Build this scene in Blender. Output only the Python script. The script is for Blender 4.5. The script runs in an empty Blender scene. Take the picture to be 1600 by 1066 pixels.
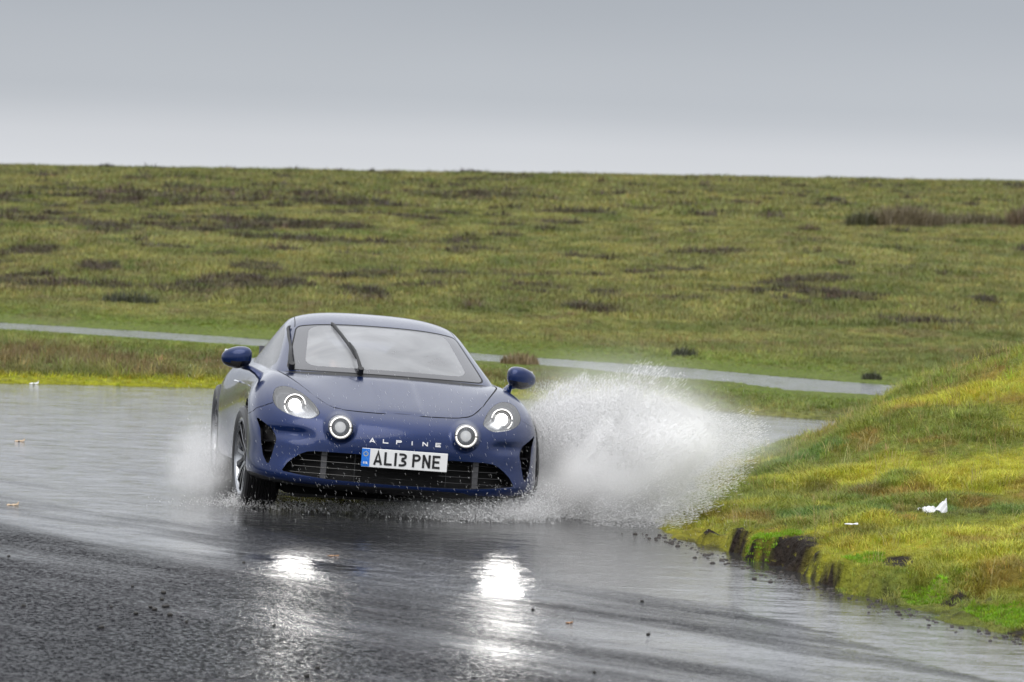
import bpy, math, random
import numpy as np
from mathutils import Matrix, Vector
from math import radians as rad, pi
rng = np.random.default_rng(7)
SC = bpy.context.scene
COL = SC.collection

# ------------------------------------------------------------------ camera
CAM_H, PITCH, ROLL = 1.95, .0335, .037
cam = bpy.data.cameras.new('camera'); cam_o = bpy.data.objects.new('camera', cam); COL.objects.link(cam_o)
cam.sensor_width = 36; cam.lens = 36*6200/1600
cam.clip_start = .5; cam.clip_end = 3000
cam_o.matrix_world = Matrix.Translation((0, 0, CAM_H)) @ Matrix.Rotation(pi/2-PITCH, 4, 'X') @ Matrix.Rotation(ROLL, 4, 'Z')
cam.dof.use_dof = True; cam.dof.focus_distance = 24.2; cam.dof.aperture_fstop = 6.0
SC.camera = cam_o

# ------------------------------------------------------------------ sky: overcast
world = bpy.data.worlds.new('World'); SC.world = world; world.use_nodes = True
wn = world.node_tree; wn.nodes.clear()
SUN_EL, SUN_AZ = rad(50), rad(-155)     # high behind the cloud, behind the camera to the left
sky = wn.nodes.new('ShaderNodeTexSky'); sky.sky_type = 'NISHITA'; sky.sun_disc = False
sky.sun_elevation = SUN_EL; sky.sun_rotation = SUN_AZ; sky.air_density = 1.5; sky.dust_density = 4
tc = wn.nodes.new('ShaderNodeTexCoord')
sep = wn.nodes.new('ShaderNodeSeparateXYZ'); wn.links.new(tc.outputs['Generated'], sep.inputs[0])
ramp = wn.nodes.new('ShaderNodeValToRGB'); wn.links.new(sep.outputs['Z'], ramp.inputs[0])
cr = ramp.color_ramp; cr.interpolation = 'EASE'
stops = [(0.0, (.66, .676, .70)), (.012, (.58, .598, .63)), (.028, (.45, .477, .515)), (.058, (.375, .405, .45)), (.12, (.92, .95, 1.0)),
         (.45, (.90, .92, .97)), (.66, (1.1, 1.12, 1.16)), (1.0, (2.1, 2.12, 2.15))]
cr.elements[0].position = stops[0][0]; cr.elements[0].color = stops[0][1]+(1,)
cr.elements[1].position = stops[-1][0]; cr.elements[1].color = stops[-1][1]+(1,)
for p, c in stops[1:-1]:
    e = cr.elements.new(p); e.color = c+(1,)
# soft uneven cloud base
mp = wn.nodes.new('ShaderNodeMapping'); mp.inputs['Scale'].default_value = (1.6, 1.6, 5)
nz = wn.nodes.new('ShaderNodeTexNoise'); nz.inputs['Scale'].default_value = 1.7; nz.inputs['Detail'].default_value = 4
wn.links.new(tc.outputs['Generated'], mp.inputs[0]); wn.links.new(mp.outputs[0], nz.inputs['Vector'])
mr = wn.nodes.new('ShaderNodeMapRange'); mr.inputs['To Min'].default_value = .95; mr.inputs['To Max'].default_value = 1.07
mr.inputs['From Min'].default_value = .3; mr.inputs['From Max'].default_value = .7
wn.links.new(nz.outputs['Fac'], mr.inputs['Value'])
mul = wn.nodes.new('ShaderNodeVectorMath'); mul.operation = 'SCALE'
wn.links.new(ramp.outputs[0], mul.inputs[0]); wn.links.new(mr.outputs[0], mul.inputs['Scale'])
bg = wn.nodes.new('ShaderNodeBackground'); bg.inputs['Strength'].default_value = .93; wn.links.new(mul.outputs[0], bg.inputs[0])
bg2 = wn.nodes.new('ShaderNodeBackground'); bg2.inputs['Strength'].default_value = .05; wn.links.new(sky.outputs[0], bg2.inputs[0])
ms = wn.nodes.new('ShaderNodeMixShader'); ms.inputs[0].default_value = .1
wn.links.new(bg.outputs[0], ms.inputs[1]); wn.links.new(bg2.outputs[0], ms.inputs[2])
wo = wn.nodes.new('ShaderNodeOutputWorld'); wn.links.new(ms.outputs[0], wo.inputs[0])

sun = bpy.data.lights.new('sun', 'SUN'); sun.energy = 1.5; sun.angle = rad(60); sun.color = (1, .97, .92)
sun_o = bpy.data.objects.new('sun', sun); COL.objects.link(sun_o)
sd = Vector((math.sin(SUN_AZ)*math.cos(SUN_EL), math.cos(SUN_AZ)*math.cos(SUN_EL), math.sin(SUN_EL)))
sun_o.rotation_euler = sd.to_track_quat('Z', 'Y').to_euler(); sun_o.location = sd*60

SC.view_settings.view_transform = 'Standard'; SC.view_settings.look = 'None'
SC.view_settings.exposure = .4; SC.view_settings.gamma = 1; SC.view_settings.use_curve_mapping = False
SC.render.engine = 'CYCLES'
SC.cycles.use_denoising = True
SC.cycles.max_bounces = 10; SC.cycles.diffuse_bounces = 7; SC.cycles.glossy_bounces = 4; SC.cycles.transmission_bounces = 6
SC.cycles.volume_bounces = 8; SC.cycles.transparent_max_bounces = 24
SC.cycles.volume_step_rate = 1.0; SC.cycles.volume_max_steps = 128
SC.cycles.sample_clamp_indirect = 6

# ------------------------------------------------------------------ helpers
def link(o, parent=None):
    COL.objects.link(o)
    if parent is not None: o.parent = parent
    return o
def tag(o, label=None, cat=None, group=None, kind=None):
    if label: o['label'] = label
    if cat: o['category'] = cat
    if group: o['group'] = group
    if kind: o['kind'] = kind
    return o
def mesh_obj(name, V, F, mat, parent=None, smooth=True, normals=None, sharp=None):
    me = bpy.data.meshes.new(name)
    V = np.asarray(V, float)
    if isinstance(F, np.ndarray):
        n, k = F.shape
        me.vertices.add(len(V)); me.vertices.foreach_set('co', V.ravel())
        me.loops.add(n*k); me.loops.foreach_set('vertex_index', F.ravel().astype(np.int32))
        me.polygons.add(n); me.polygons.foreach_set('loop_start', np.arange(0, n*k, k, dtype=np.int32))
        me.update(calc_edges=True)
    else:
        me.from_pydata([tuple(v) for v in V], [], F)
    if smooth: me.shade_smooth()
    if sharp is not None and smooth: me.set_sharp_from_angle(angle=sharp)
    if normals is not None: me.normals_split_custom_set_from_vertices([tuple(n) for n in normals])
    if mat is not None: me.materials.append(mat)
    me.validate()
    return link(bpy.data.objects.new(name, me), parent)
def empty(name, M4=None, parent=None):
    o = bpy.data.objects.new(name, None); o.empty_display_size = .2
    link(o, parent)
    if M4 is not None: o.matrix_world = M4
    return o
class MB:
    """collects simple solids into one mesh"""
    def __init__(s): s.V = []; s.F = []
    def add(s, V, F):
        b = len(s.V); s.V += [tuple(v) for v in V]; s.F += [tuple(b+i for i in f) for f in F]; return s
    def box(s, c, d, R=None):
        c = Vector(c); P = []
        for z in (-1, 1):
            for x, y in ((-1, -1), (1, -1), (1, 1), (-1, 1)):
                v = Vector((x*d[0]/2, y*d[1]/2, z*d[2]/2))
                if R is not None: v = R @ v
                P.append(c+v)
        return s.add(P, [(3, 2, 1, 0), (4, 5, 6, 7), (0, 1, 5, 4), (1, 2, 6, 5), (2, 3, 7, 6), (3, 0, 4, 7)])
    def tube(s, pts, r, n=8, cap=True, flat=1.0):
        pts = [Vector(p) for p in pts]; rs = r if hasattr(r, '__len__') else [r]*len(pts)
        rings = []; up = Vector((0, 0, 1))
        for i, p in enumerate(pts):
            t = (pts[min(i+1, len(pts)-1)]-pts[max(i-1, 0)]).normalized()
            a = t.cross(up)
            if a.length < 1e-3: a = t.cross(Vector((1, 0, 0)))
            a.normalize(); b = a.cross(t)
            rings.append([p+a*math.cos(2*pi*k/n)*rs[i]+b*math.sin(2*pi*k/n)*rs[i]*flat for k in range(n)])
        V = [v for g in rings for v in g]; F = []
        for i in range(len(pts)-1):
            for k in range(n):
                F.append((i*n+k, i*n+(k+1) % n, (i+1)*n+(k+1) % n, (i+1)*n+k))
        if cap: F += [tuple(range(n))[::-1], tuple((len(pts)-1)*n+k for k in range(n))]
        return s.add(V, F)
    def lathe(s, prof, n=48, axis='y', closed=False):
        """prof: (radius, axial) pairs turned about the axis"""
        V = []; F = []; m = len(prof)
        for k in range(n):
            a = 2*pi*k/n
            for r, h in prof:
                c, q = r*math.cos(a), r*math.sin(a)
                V.append({'y': (c, h, q), 'x': (h, c, q), 'z': (c, q, h)}[axis])
        for k in range(n):
            k2 = (k+1) % n
            for i in range(m if closed else m-1):
                j = (i+1) % m
                F.append((k*m+i, k*m+j, k2*m+j, k2*m+i))
        return s.add(V, F)
    def build(s, name, mat, parent=None, smooth=True, sharp=rad(40)):
        o = mesh_obj(name, s.V, s.F, mat, parent, smooth, sharp=sharp)
        return o
# materials
def mat_new(name):
    m = bpy.data.materials.new(name); m.use_nodes = True; m.node_tree.nodes.clear()
    t = m.node_tree; out = t.nodes.new('ShaderNodeOutputMaterial'); return m, t, out
def principled(name, col, rough=.5, metal=0, coat=0, spec=.5, emit=None, es=0, bump=None, bscale=40, bstr=.3, var=0, coat_rough=.03, trans=0, ior=1.5):
    m, t, out = mat_new(name)
    p = t.nodes.new('ShaderNodeBsdfPrincipled')
    p.inputs['Base Color'].default_value = (*col, 1); p.inputs['Roughness'].default_value = rough
    p.inputs['Metallic'].default_value = metal; p.inputs['Coat Weight'].default_value = coat; p.inputs['Coat Roughness'].default_value = coat_rough
    p.inputs['Specular IOR Level'].default_value = spec; p.inputs['Transmission Weight'].default_value = trans; p.inputs['IOR'].default_value = ior
    if emit: p.inputs['Emission Color'].default_value = (*emit, 1); p.inputs['Emission Strength'].default_value = es
    tcn = t.nodes.new('ShaderNodeTexCoord')
    n = t.nodes.new('ShaderNodeTexNoise'); n.inputs['Scale'].default_value = bscale; n.inputs['Detail'].default_value = 5
    t.links.new(tcn.outputs['Object'], n.inputs['Vector'])
    if bump:
        b = t.nodes.new('ShaderNodeBump'); b.inputs['Strength'].default_value = bstr; b.inputs['Distance'].default_value = bump
        t.links.new(n.outputs['Fac'], b.inputs['Height']); t.links.new(b.outputs[0], p.inputs['Normal'])
        if coat: t.links.new(b.outputs[0], p.inputs['Coat Normal'])
    if var:
        n2 = t.nodes.new('ShaderNodeTexNoise'); n2.inputs['Scale'].default_value = 6; n2.inputs['Detail'].default_value = 6
        t.links.new(tcn.outputs['Object'], n2.inputs['Vector'])
        h = t.nodes.new('ShaderNodeMapRange'); h.inputs['To Min'].default_value = 1-var; h.inputs['To Max'].default_value = 1+var
        t.links.new(n2.outputs['Fac'], h.inputs['Value'])
        v = t.nodes.new('ShaderNodeVectorMath'); v.operation = 'SCALE'; v.inputs[0].default_value = col
        t.links.new(h.outputs[0], v.inputs['Scale']); t.links.new(v.outputs[0], p.inputs['Base Color'])
        hr = t.nodes.new('ShaderNodeMapRange'); hr.inputs['To Min'].default_value = max(0, rough-.12); hr.inputs['To Max'].default_value = min(1, rough+.12)
        t.links.new(n2.outputs['Fac'], hr.inputs['Value']); t.links.new(hr.outputs[0], p.inputs['Roughness'])
    t.links.new(p.outputs[0], out.inputs[0])
    return m
# ------------------------------------------------------------------ terrain
def vnoise(x, y, seed=0):
    xi = np.floor(x).astype(np.int64); yi = np.floor(y).astype(np.int64); fx = x-xi; fy = y-yi
    fx = fx*fx*(3-2*fx); fy = fy*fy*(3-2*fy)
    def h(a, b):
        n = (a*374761393+b*668265263+seed*974634777) & 0xffffffff
        n = ((n ^ (n >> 13))*1274126177) & 0xffffffff
        return ((n ^ (n >> 16)) & 0xffff)/65535.
    return (h(xi, yi)*(1-fx)+h(xi+1, yi)*fx)*(1-fy)+(h(xi, yi+1)*(1-fx)+h(xi+1, yi+1)*fx)*fy
def fbm(x, y, oct=4, seed=0):
    s = 0; a = .5; tot = 0
    for o in range(oct):
        s = s+a*vnoise(x*2**o+o*17.3, y*2**o-o*9.1, seed+o); tot += a; a *= .55
    return s/tot
def smooth(a, b, x):
    t = np.clip((x-a)/(b-a), 0, 1); return t*t*(3-2*t)
def poly_sd(px, py, poly, closed=True):
    """signed distance, negative inside"""
    P = np.asarray(poly, float); n = len(P); d = np.full(np.shape(px), 1e9); ins = np.zeros(np.shape(px), bool)
    for i in range(n if closed else n-1):
        a, b = P[i], P[(i+1) % n]; ex, ey = b-a
        wx, wy = px-a[0], py-a[1]; t = np.clip((wx*ex+wy*ey)/(ex*ex+ey*ey+1e-12), 0, 1)
        d = np.minimum(d, np.hypot(wx-ex*t, wy-ey*t))
        if closed:
            c = ((a[1] > py) != (b[1] > py)); den = (b[1]-a[1]) if abs(b[1]-a[1]) > 1e-12 else 1e-12
            ins ^= c & (px < (b[0]-a[0])*(py-a[1])/den+a[0])
    return np.where(ins, -d, d) if closed else d
BANK = [(60, -40), (14, -4), (8, 4), (5, 11), (3.5, 15), (2.75, 17.6), (2.43, 18.42), (2.28, 18.92), (2.04, 19.58), (1.8, 20.45), (1.61, 21.08), (1.46, 21.83),
        (1.18, 22.73), (1.0, 23.44), (.86, 24.05), (.92, 25.4), (1.15, 28), (1.6, 31.5), (2.2, 34.4), (3.0, 35.8), (6, 35.6), (12, 33.5), (30, 28), (60, 15)]
VERGE = [(-60, 22), (-30, 31), (-12, 37.3), (-5.1, 39.71), (-4.2, 40.04), (-3.1, 40.35), (-1, 40.6), (1.3, 40.37), (2.12, 39.4), (2.9, 38.5), (4.5, 37.9), (9, 36.6), (16, 34.5), (60, 20), (60, 400), (-60, 400)]
FROAD = [(-60, 88), (-30, 72.5), (-14, 62.8), (-7.57, 58.6), (-5.36, 57.2), (-3.43, 55.6), (-.47, 53.3), (.4, 52.5), (2.2, 51), (3.2, 49.4), (4.1, 48.4), (6, 46.6), (12, 42.6), (30, 33.5),
         (29, 30.2), (11, 39.6), (5.3, 43.7), (4.1, 45), (3.15, 45.4), (2.7, 47.0), (1.84, 47.7), (.78, 49.6), (-.29, 50.6), (-1.8, 51.8), (-3.39, 52.9), (-5.08, 54.27), (-7.15, 55.5), (-14, 59.7), (-30, 69), (-60, 84)]
BANK = [(a*.985, b*.985) for a, b in BANK]; VERGE = [(a*.985, b*.985) for a, b in VERGE]   # edges at the level of the road, 3 cm up
ROAD_Z = .03
def bank_d(x, y):
    w = .10*(fbm(x*1.7, y*1.1, 3, 5)-.5)+.05*(fbm(x*6, y*4, 2, 9)-.5)
    return -poly_sd(x, y, BANK)+w*2
def verge_d(x, y): return -poly_sd(x, y, VERGE)+.25*(fbm(x*1.2, y*1.2, 3, 31)-.5)
FR_Z = .12; FROAD = [(a*.938, b*.938) for a, b in FROAD]
def froad_d(x, y): return poly_sd(x, y, FROAD)+.2*(fbm(x*1.3, y*1.3, 3, 33)-.5)
def cliff_zone(x, y): return smooth(.42, .62, fbm(x*3.1+3, y*1.6, 3, 12)*.75+.5*np.exp(-(((y-21.7)/1.1)**2)))*smooth(24.5, 23.2, y)+.8*np.exp(-((y-18.2)/.35)**2)
def ground_z(x, y):
    x = np.asarray(x, float); y = np.asarray(y, float)
    z = np.full(x.shape, -.06)
    # grass bank at the inside of the bend
    d = bank_d(x, y)
    cz = cliff_zone(x, y)
    cliff = .06+.09*cz
    rough_ = .16*(fbm(x*9, y*7, 4, 14)-.5)
    rise = cz*(smooth(0, .1, d)*.025+smooth(.16+rough_, .25+rough_, d)*cliff) + (1-cz)*smooth(0, .16, d)*cliff + smooth(.1, 1.6, d)*.11 + .05*smooth(1, 5, d)
    hump = 1.62*np.exp(-((x-6.9)/3.15)**2-((y-30.6)/5.0)**2)*smooth(.1, 1.5, d) + .5*smooth(8, 20, x) + .16*np.exp(-((x-4.1)/1.1)**2-((y-33.5)/2.2)**2)*smooth(.1, 1.2, d)
    low = .22*(fbm(x*.9, y*.5, 4, 3)-.5)*smooth(.2, 1.2, d)+.10*(fbm(x*3, y*2.2, 3, 4)-.5)*smooth(.02, .4, d)+.035*(fbm(x*9, y*7, 2, 6)-.5)*smooth(0, .2, d)
    hollow = -.12*np.exp(-((x-3.9-(y-28)*.05)/.5)**2-((y-27.5)/2.5)**2)
    zb = -.02+rise+hump+low+hollow
    z = np.where(d > 0, np.maximum(zb, -.05+.6*np.clip(d, 0, .1)), z)
    # verge and moor behind
    dv = verge_d(x, y)
    zc = 3.45+.021*np.clip(x, -60, 60)
    t = np.clip((y-(57-.6*x*.0))/143., 0, 1.0)
    moor = zc*(t-.035*np.sin(t*pi))
    moor = moor + np.clip(y-200, 0, 1e9)*-.004
    hum = .16*(fbm(x*.5, y*.35, 4, 21)-.45)+.06*(fbm(x*2.2, y*1.6, 3, 22)-.5)
    hum = hum+smooth(60, 90, y)*(.35*(fbm(x*.16, y*.10, 4, 23)-.5))*(1-.8*smooth(150, 198, y))
    fr = froad_d(x, y)
    zv = -.05+smooth(0, .25, dv)*.11+smooth(.2, 2., dv)*.05*smooth(5, 2, dv)+moor+hum*smooth(.1, 1.5, dv)*(.25+.75*smooth(57, 70, y))
    zf = -.04
    # the far road is cut level into the moor
    k = smooth(.35, 1.5, fr)
    zv = zv + .10*smooth(3, 11, dv)
    zv = np.where(dv > 0, (FR_Z-.01)*(1-k)+k*zv, -.06)
    z = np.where(dv > 0, np.where(fr < 0, FR_Z-.06, zv), z)
    return z
# ground colours: returns base colour arrays
def lerp(a, b, t): return a*(1-t[..., None])+np.asarray(b)*t[..., None]
HEATHER = [(-12, 101, 6.5, 5), (-8.4, 103, 4, 4), (-6.3, 107, 2.6, 4), (-12, 130, 5, 6), (-3.2, 73.5, 1.5, 1.2), (-.1, 77.0, 1.7, 1.4), (-3.6, 86, .9, 1.2), (-10, 146, 4, 6), (-16, 125, 3, 5),
           (-1.6, 70.5, .8, .7), (-4.2, 120, 2, 3), (2, 130, 2.2, 3), (-15, 112, 3, 3), (-2, 150, 3, 5), (1.6, 88, 1, 1), (7.1, 64.6, .5, .4), (3, 69, 1.1, .7), (-4.0, 96, 3, 2), (-17, 99, 3, 4), (-14.5, 140, 4, 6), (-5.6, 131, 2.6, 4)]
def heather_mask(x, y):
    h = np.zeros(np.shape(x))
    for cx, cy, rx, ry in HEATHER:
        h = np.maximum(h, np.exp(-(((x-cx)/rx)**2+((y-cy)/ry)**2)**1.5))
    n = fbm(x*.55, y*.32, 4, 51)
    h = smooth(.32, .80, h*.9+(n-.5)*1.7)*smooth(.38, .60, fbm(x*1.7, y*.55, 4, 57)+h*.10)
    h2 = smooth(.66, .72, fbm(x*.8, y*.33, 3, 52))*smooth(60, 66, y)*.8
    return np.clip(np.maximum(h*smooth(60, 64, y), h2), 0, 1)
def grass_col(x, y):
    x = np.asarray(x, float); y = np.asarray(y, float)
    d = bank_d(x, y); on = (d > 0)
    c = np.zeros(x.shape+(3,))+np.array([.135, .150, .026])
    n1 = fbm(x*.9, y*.6, 4, 61); n2 = fbm(x*2.7, y*1.9, 3, 62); n3 = fbm(x*.35, y*.2, 3, 63)
    # bank palette: yellow green, straw, rust, dark green
    cb = lerp(c, (.30, .275, .030), smooth(.42, .66, n1)); cb = lerp(cb, (.085, .130, .025), smooth(.56, .74, fbm(x*1.3, y*.9, 3, 64)))
    cb = cb*np.array([1.42, 1.50, 1.4])
    cb = lerp(cb, (.28, .18, .045), smooth(.6, .76, n2)*.7); cb = lerp(cb, (.075, .075, .022), smooth(.66, .8, fbm(x*2, y*1.1, 3, 65))*.7)
    cb = lerp(cb, (.27, .27, .02), smooth(.9, .1, d)*smooth(.4, .6, n1)*.8*(d > 0))
    # moor palette: duller olive
    cm = lerp(np.zeros_like(c)+np.array([.136, .134, .042]), (.195, .180, .055), smooth(.4, .62, n1)); cm = lerp(cm, (.100, .112, .028), smooth(.5, .68, fbm(x*.7, y*.45, 4, 66)))
    cm = lerp(cm, (.135, .100, .050), smooth(.62, .76, fbm(x*1.6, y*.8, 3, 67))*.7)
    cm = lerp(cm, (.055, .045, .030), heather_mask(x, y)*.72)
    cm = cm*np.array([1., 1.05, 1.])*(1.26-.10*smooth(70, 190, y))[..., None]
    # verge: green behind, rusty tall grass nearer, bright moss strip on the road edge
    fr = froad_d(x, y); dv = verge_d(x, y)
    nv = (y < 62)
    cv = lerp(cm, (.15, .21, .028), (smooth(4.5, .5, fr)*.75+.1)*smooth(.3, .55, n1+.15))
    cv = lerp(cv, (.150, .105, .045), smooth(.6, 2, dv)*smooth(8.5, 4.5, dv)*smooth(.38, .6, n2)*smooth(4, -3, x)*.85)
    cv = lerp(cv, (.32, .33, .015), smooth(1.25, .6, dv)*smooth(3, -1, x))
    cm = np.where(nv[..., None], cv, cm)
    return np.where((on & (y < 37.5))[..., None], cb, cm)
PEAT = [(1.62, 21.8, .25, .5), (1.45, 22.6, .25, .45), (2.05, 20.7, .10, .25), (2.35, 19.7, .2, .35), (2.75, 21.3, .25, .22), (3.1, 21.6, .2, .15), (1.25, 23.2, .2, .35), (2.62, 18.6, .25, .3), (2.25, 22.6, .12, .1), (3.4, 20.6, .25, .2)]
MOSS = [(2.13, 20.0, .13, .25), (2.45, 19.25, .22, .25), (1.45, 22.2, .12, .25), (2.5, 18.9, .15, .2), (1.9, 20.9, .12, .2), (1.6, 22.3, .1, .2)]
def spots(x, y, L):
    h = np.zeros(np.shape(x))
    for cx, cy, rx, ry in L: h = np.maximum(h, np.exp(-(((x-cx)/rx)**2+((y-cy)/ry)**2)))
    return h
def peat_mask(x, y):
    d = bank_d(x, y)
    m = smooth(.45, .62, spots(x, y, PEAT)*.8+(fbm(x*5, y*4, 3, 71)-.5)*.9)
    cz = cliff_zone(x, y); r_ = .10*(fbm(x*7, y*5, 3, 73)-.5)
    edge = cz*smooth(.23+r_*1.5, .17+r_*1.5, d)*smooth(.36, .46, fbm(x*11+y, y*3.2, 3, 74))
    edge2 = smooth(.10+r_*.6, .06+r_*.6, d)
    return np.clip(np.maximum(np.maximum(m, edge), edge2), 0, 1)
def ground_mesh(name, xs, ys, mat, kind='structure'):
    X, Y = np.meshgrid(xs, ys); Z = ground_z(X, Y)
    n, m = X.shape; idx = np.arange(n*m).reshape(n, m)
    F = np.stack([idx[:-1, :-1], idx[:-1, 1:], idx[1:, 1:], idx[1:, :-1]], -1).reshape(-1, 4)
    keep = (Z.ravel()[F].max(1) > -.045)
    F = F[keep]
    used = np.unique(F); re = -np.ones(n*m, int); re[used] = np.arange(len(used)); F = re[F]
    V = np.stack([X.ravel(), Y.ravel(), Z.ravel()], 1)[used]
    o = mesh_obj(name, V, F, mat)
    x, y = V[:, 0], V[:, 1]
    c = grass_col(x, y)*.62
    pm = peat_mask(x, y)*((bank_d(x, y) > 0) & (y < 37.5))
    c = lerp(c, (.016, .011, .008), pm)
    a = o.data.attributes.new('tone', 'FLOAT_COLOR', 'POINT')
    a.data.foreach_set('color', np.concatenate([c, (1-pm*.7)[:, None]], 1).ravel())
    tag(o, kind=kind); return o
def ground_mat():
    m, t, out = mat_new('moor_soil_and_thatch')
    p = t.nodes.new('ShaderNodeBsdfPrincipled'); at = t.nodes.new('ShaderNodeAttribute'); at.attribute_name = 'tone'
    geo = t.nodes.new('ShaderNodeNewGeometry')
    n = t.nodes.new('ShaderNodeTexNoise'); n.inputs['Scale'].default_value = 9; n.inputs['Detail'].default_value = 8; n.inputs['Roughness'].default_value = .7
    t.links.new(geo.outputs['Position'], n.inputs['Vector'])
    mr = t.nodes.new('ShaderNodeMapRange'); mr.inputs['From Min'].default_value = .3; mr.inputs['From Max'].default_value = .7; mr.inputs['To Min'].default_value = .45; mr.inputs['To Max'].default_value = 1.5
    t.links.new(n.outputs['Fac'], mr.inputs['Value'])
    v = t.nodes.new('ShaderNodeVectorMath'); v.operation = 'SCALE'; t.links.new(at.outputs['Color'], v.inputs[0]); t.links.new(mr.outputs[0], v.inputs['Scale'])
    t.links.new(v.outputs[0], p.inputs['Base Color'])
    p.inputs['Roughness'].default_value = .75
    p.inputs['Specular IOR Level'].default_value = .12
    b = t.nodes.new('ShaderNodeBump'); b.inputs['Distance'].default_value = .05; b.inputs['Strength'].default_value = 1
    n2 = t.nodes.new('ShaderNodeTexNoise'); n2.inputs['Scale'].default_value = 30; n2.inputs['Detail'].default_value = 6
    t.links.new(geo.outputs['Position'], n2.inputs['Vector']); t.links.new(n2.outputs['Fac'], b.inputs['Height']); t.links.new(b.outputs[0], p.inputs['Normal'])
    t.links.new(p.outputs[0], out.inputs[0]); return m
M_ground = ground_mat()
ground_mesh('grass_bank_ground', np.concatenate([np.arange(.3, 4, .028), np.arange(4, 14.01, .07)]), np.concatenate([np.arange(12, 17.5, .08), np.arange(17.5, 25, .03), np.arange(25, 30, .06), np.arange(30, 36.8, .07), [36.8]]), M_ground)
ground_mesh('road_verge_ground', np.arange(-16, 16.01, .11), np.append(np.arange(36.8, 62, .11), 62), M_ground)
ground_mesh('moor_hillside', np.arange(-45, 45.01, .30), np.arange(62, 216.1, .40), M_ground)
ground_mesh('distant_moor', np.concatenate([np.arange(-400, -45, 15), [-45, 45], np.arange(60, 401, 15)]), np.arange(216.1, 620, 20), M_ground)
for s in (-1, 1):
    ground_mesh('moor_beyond', np.sort(s*np.concatenate([np.arange(16, 45, 1.5), [45]])), np.append(np.arange(18, 62, 1.), 62), M_ground)
    ground_mesh('moor_beyond', np.sort(s*np.concatenate([np.arange(45, 200, 4.)])), np.append(np.arange(20, 216.1, 4.), 216.1), M_ground)
ground_mesh('moor_beyond', np.arange(14.01, 60, 1.), np.append(np.arange(-40, 36.8, 1.), 36.8), M_ground)
ground_mesh('moor_beyond', np.arange(2, 14.01, .4), np.append(np.arange(-20, 12, .4), 12), M_ground)
# wide soil sheet under everything, out to the horizon
V = [(-1500, -1200, -.35), (1500, -1200, -.35), (1500, 1800, -.35), (-1500, 1800, -.35)]
o = mesh_obj('ground', V, [(0, 1, 2, 3)], principled('bare_peat', (.06, .06, .03), .8, var=.3), smooth=False); tag(o, kind='structure')

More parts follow.
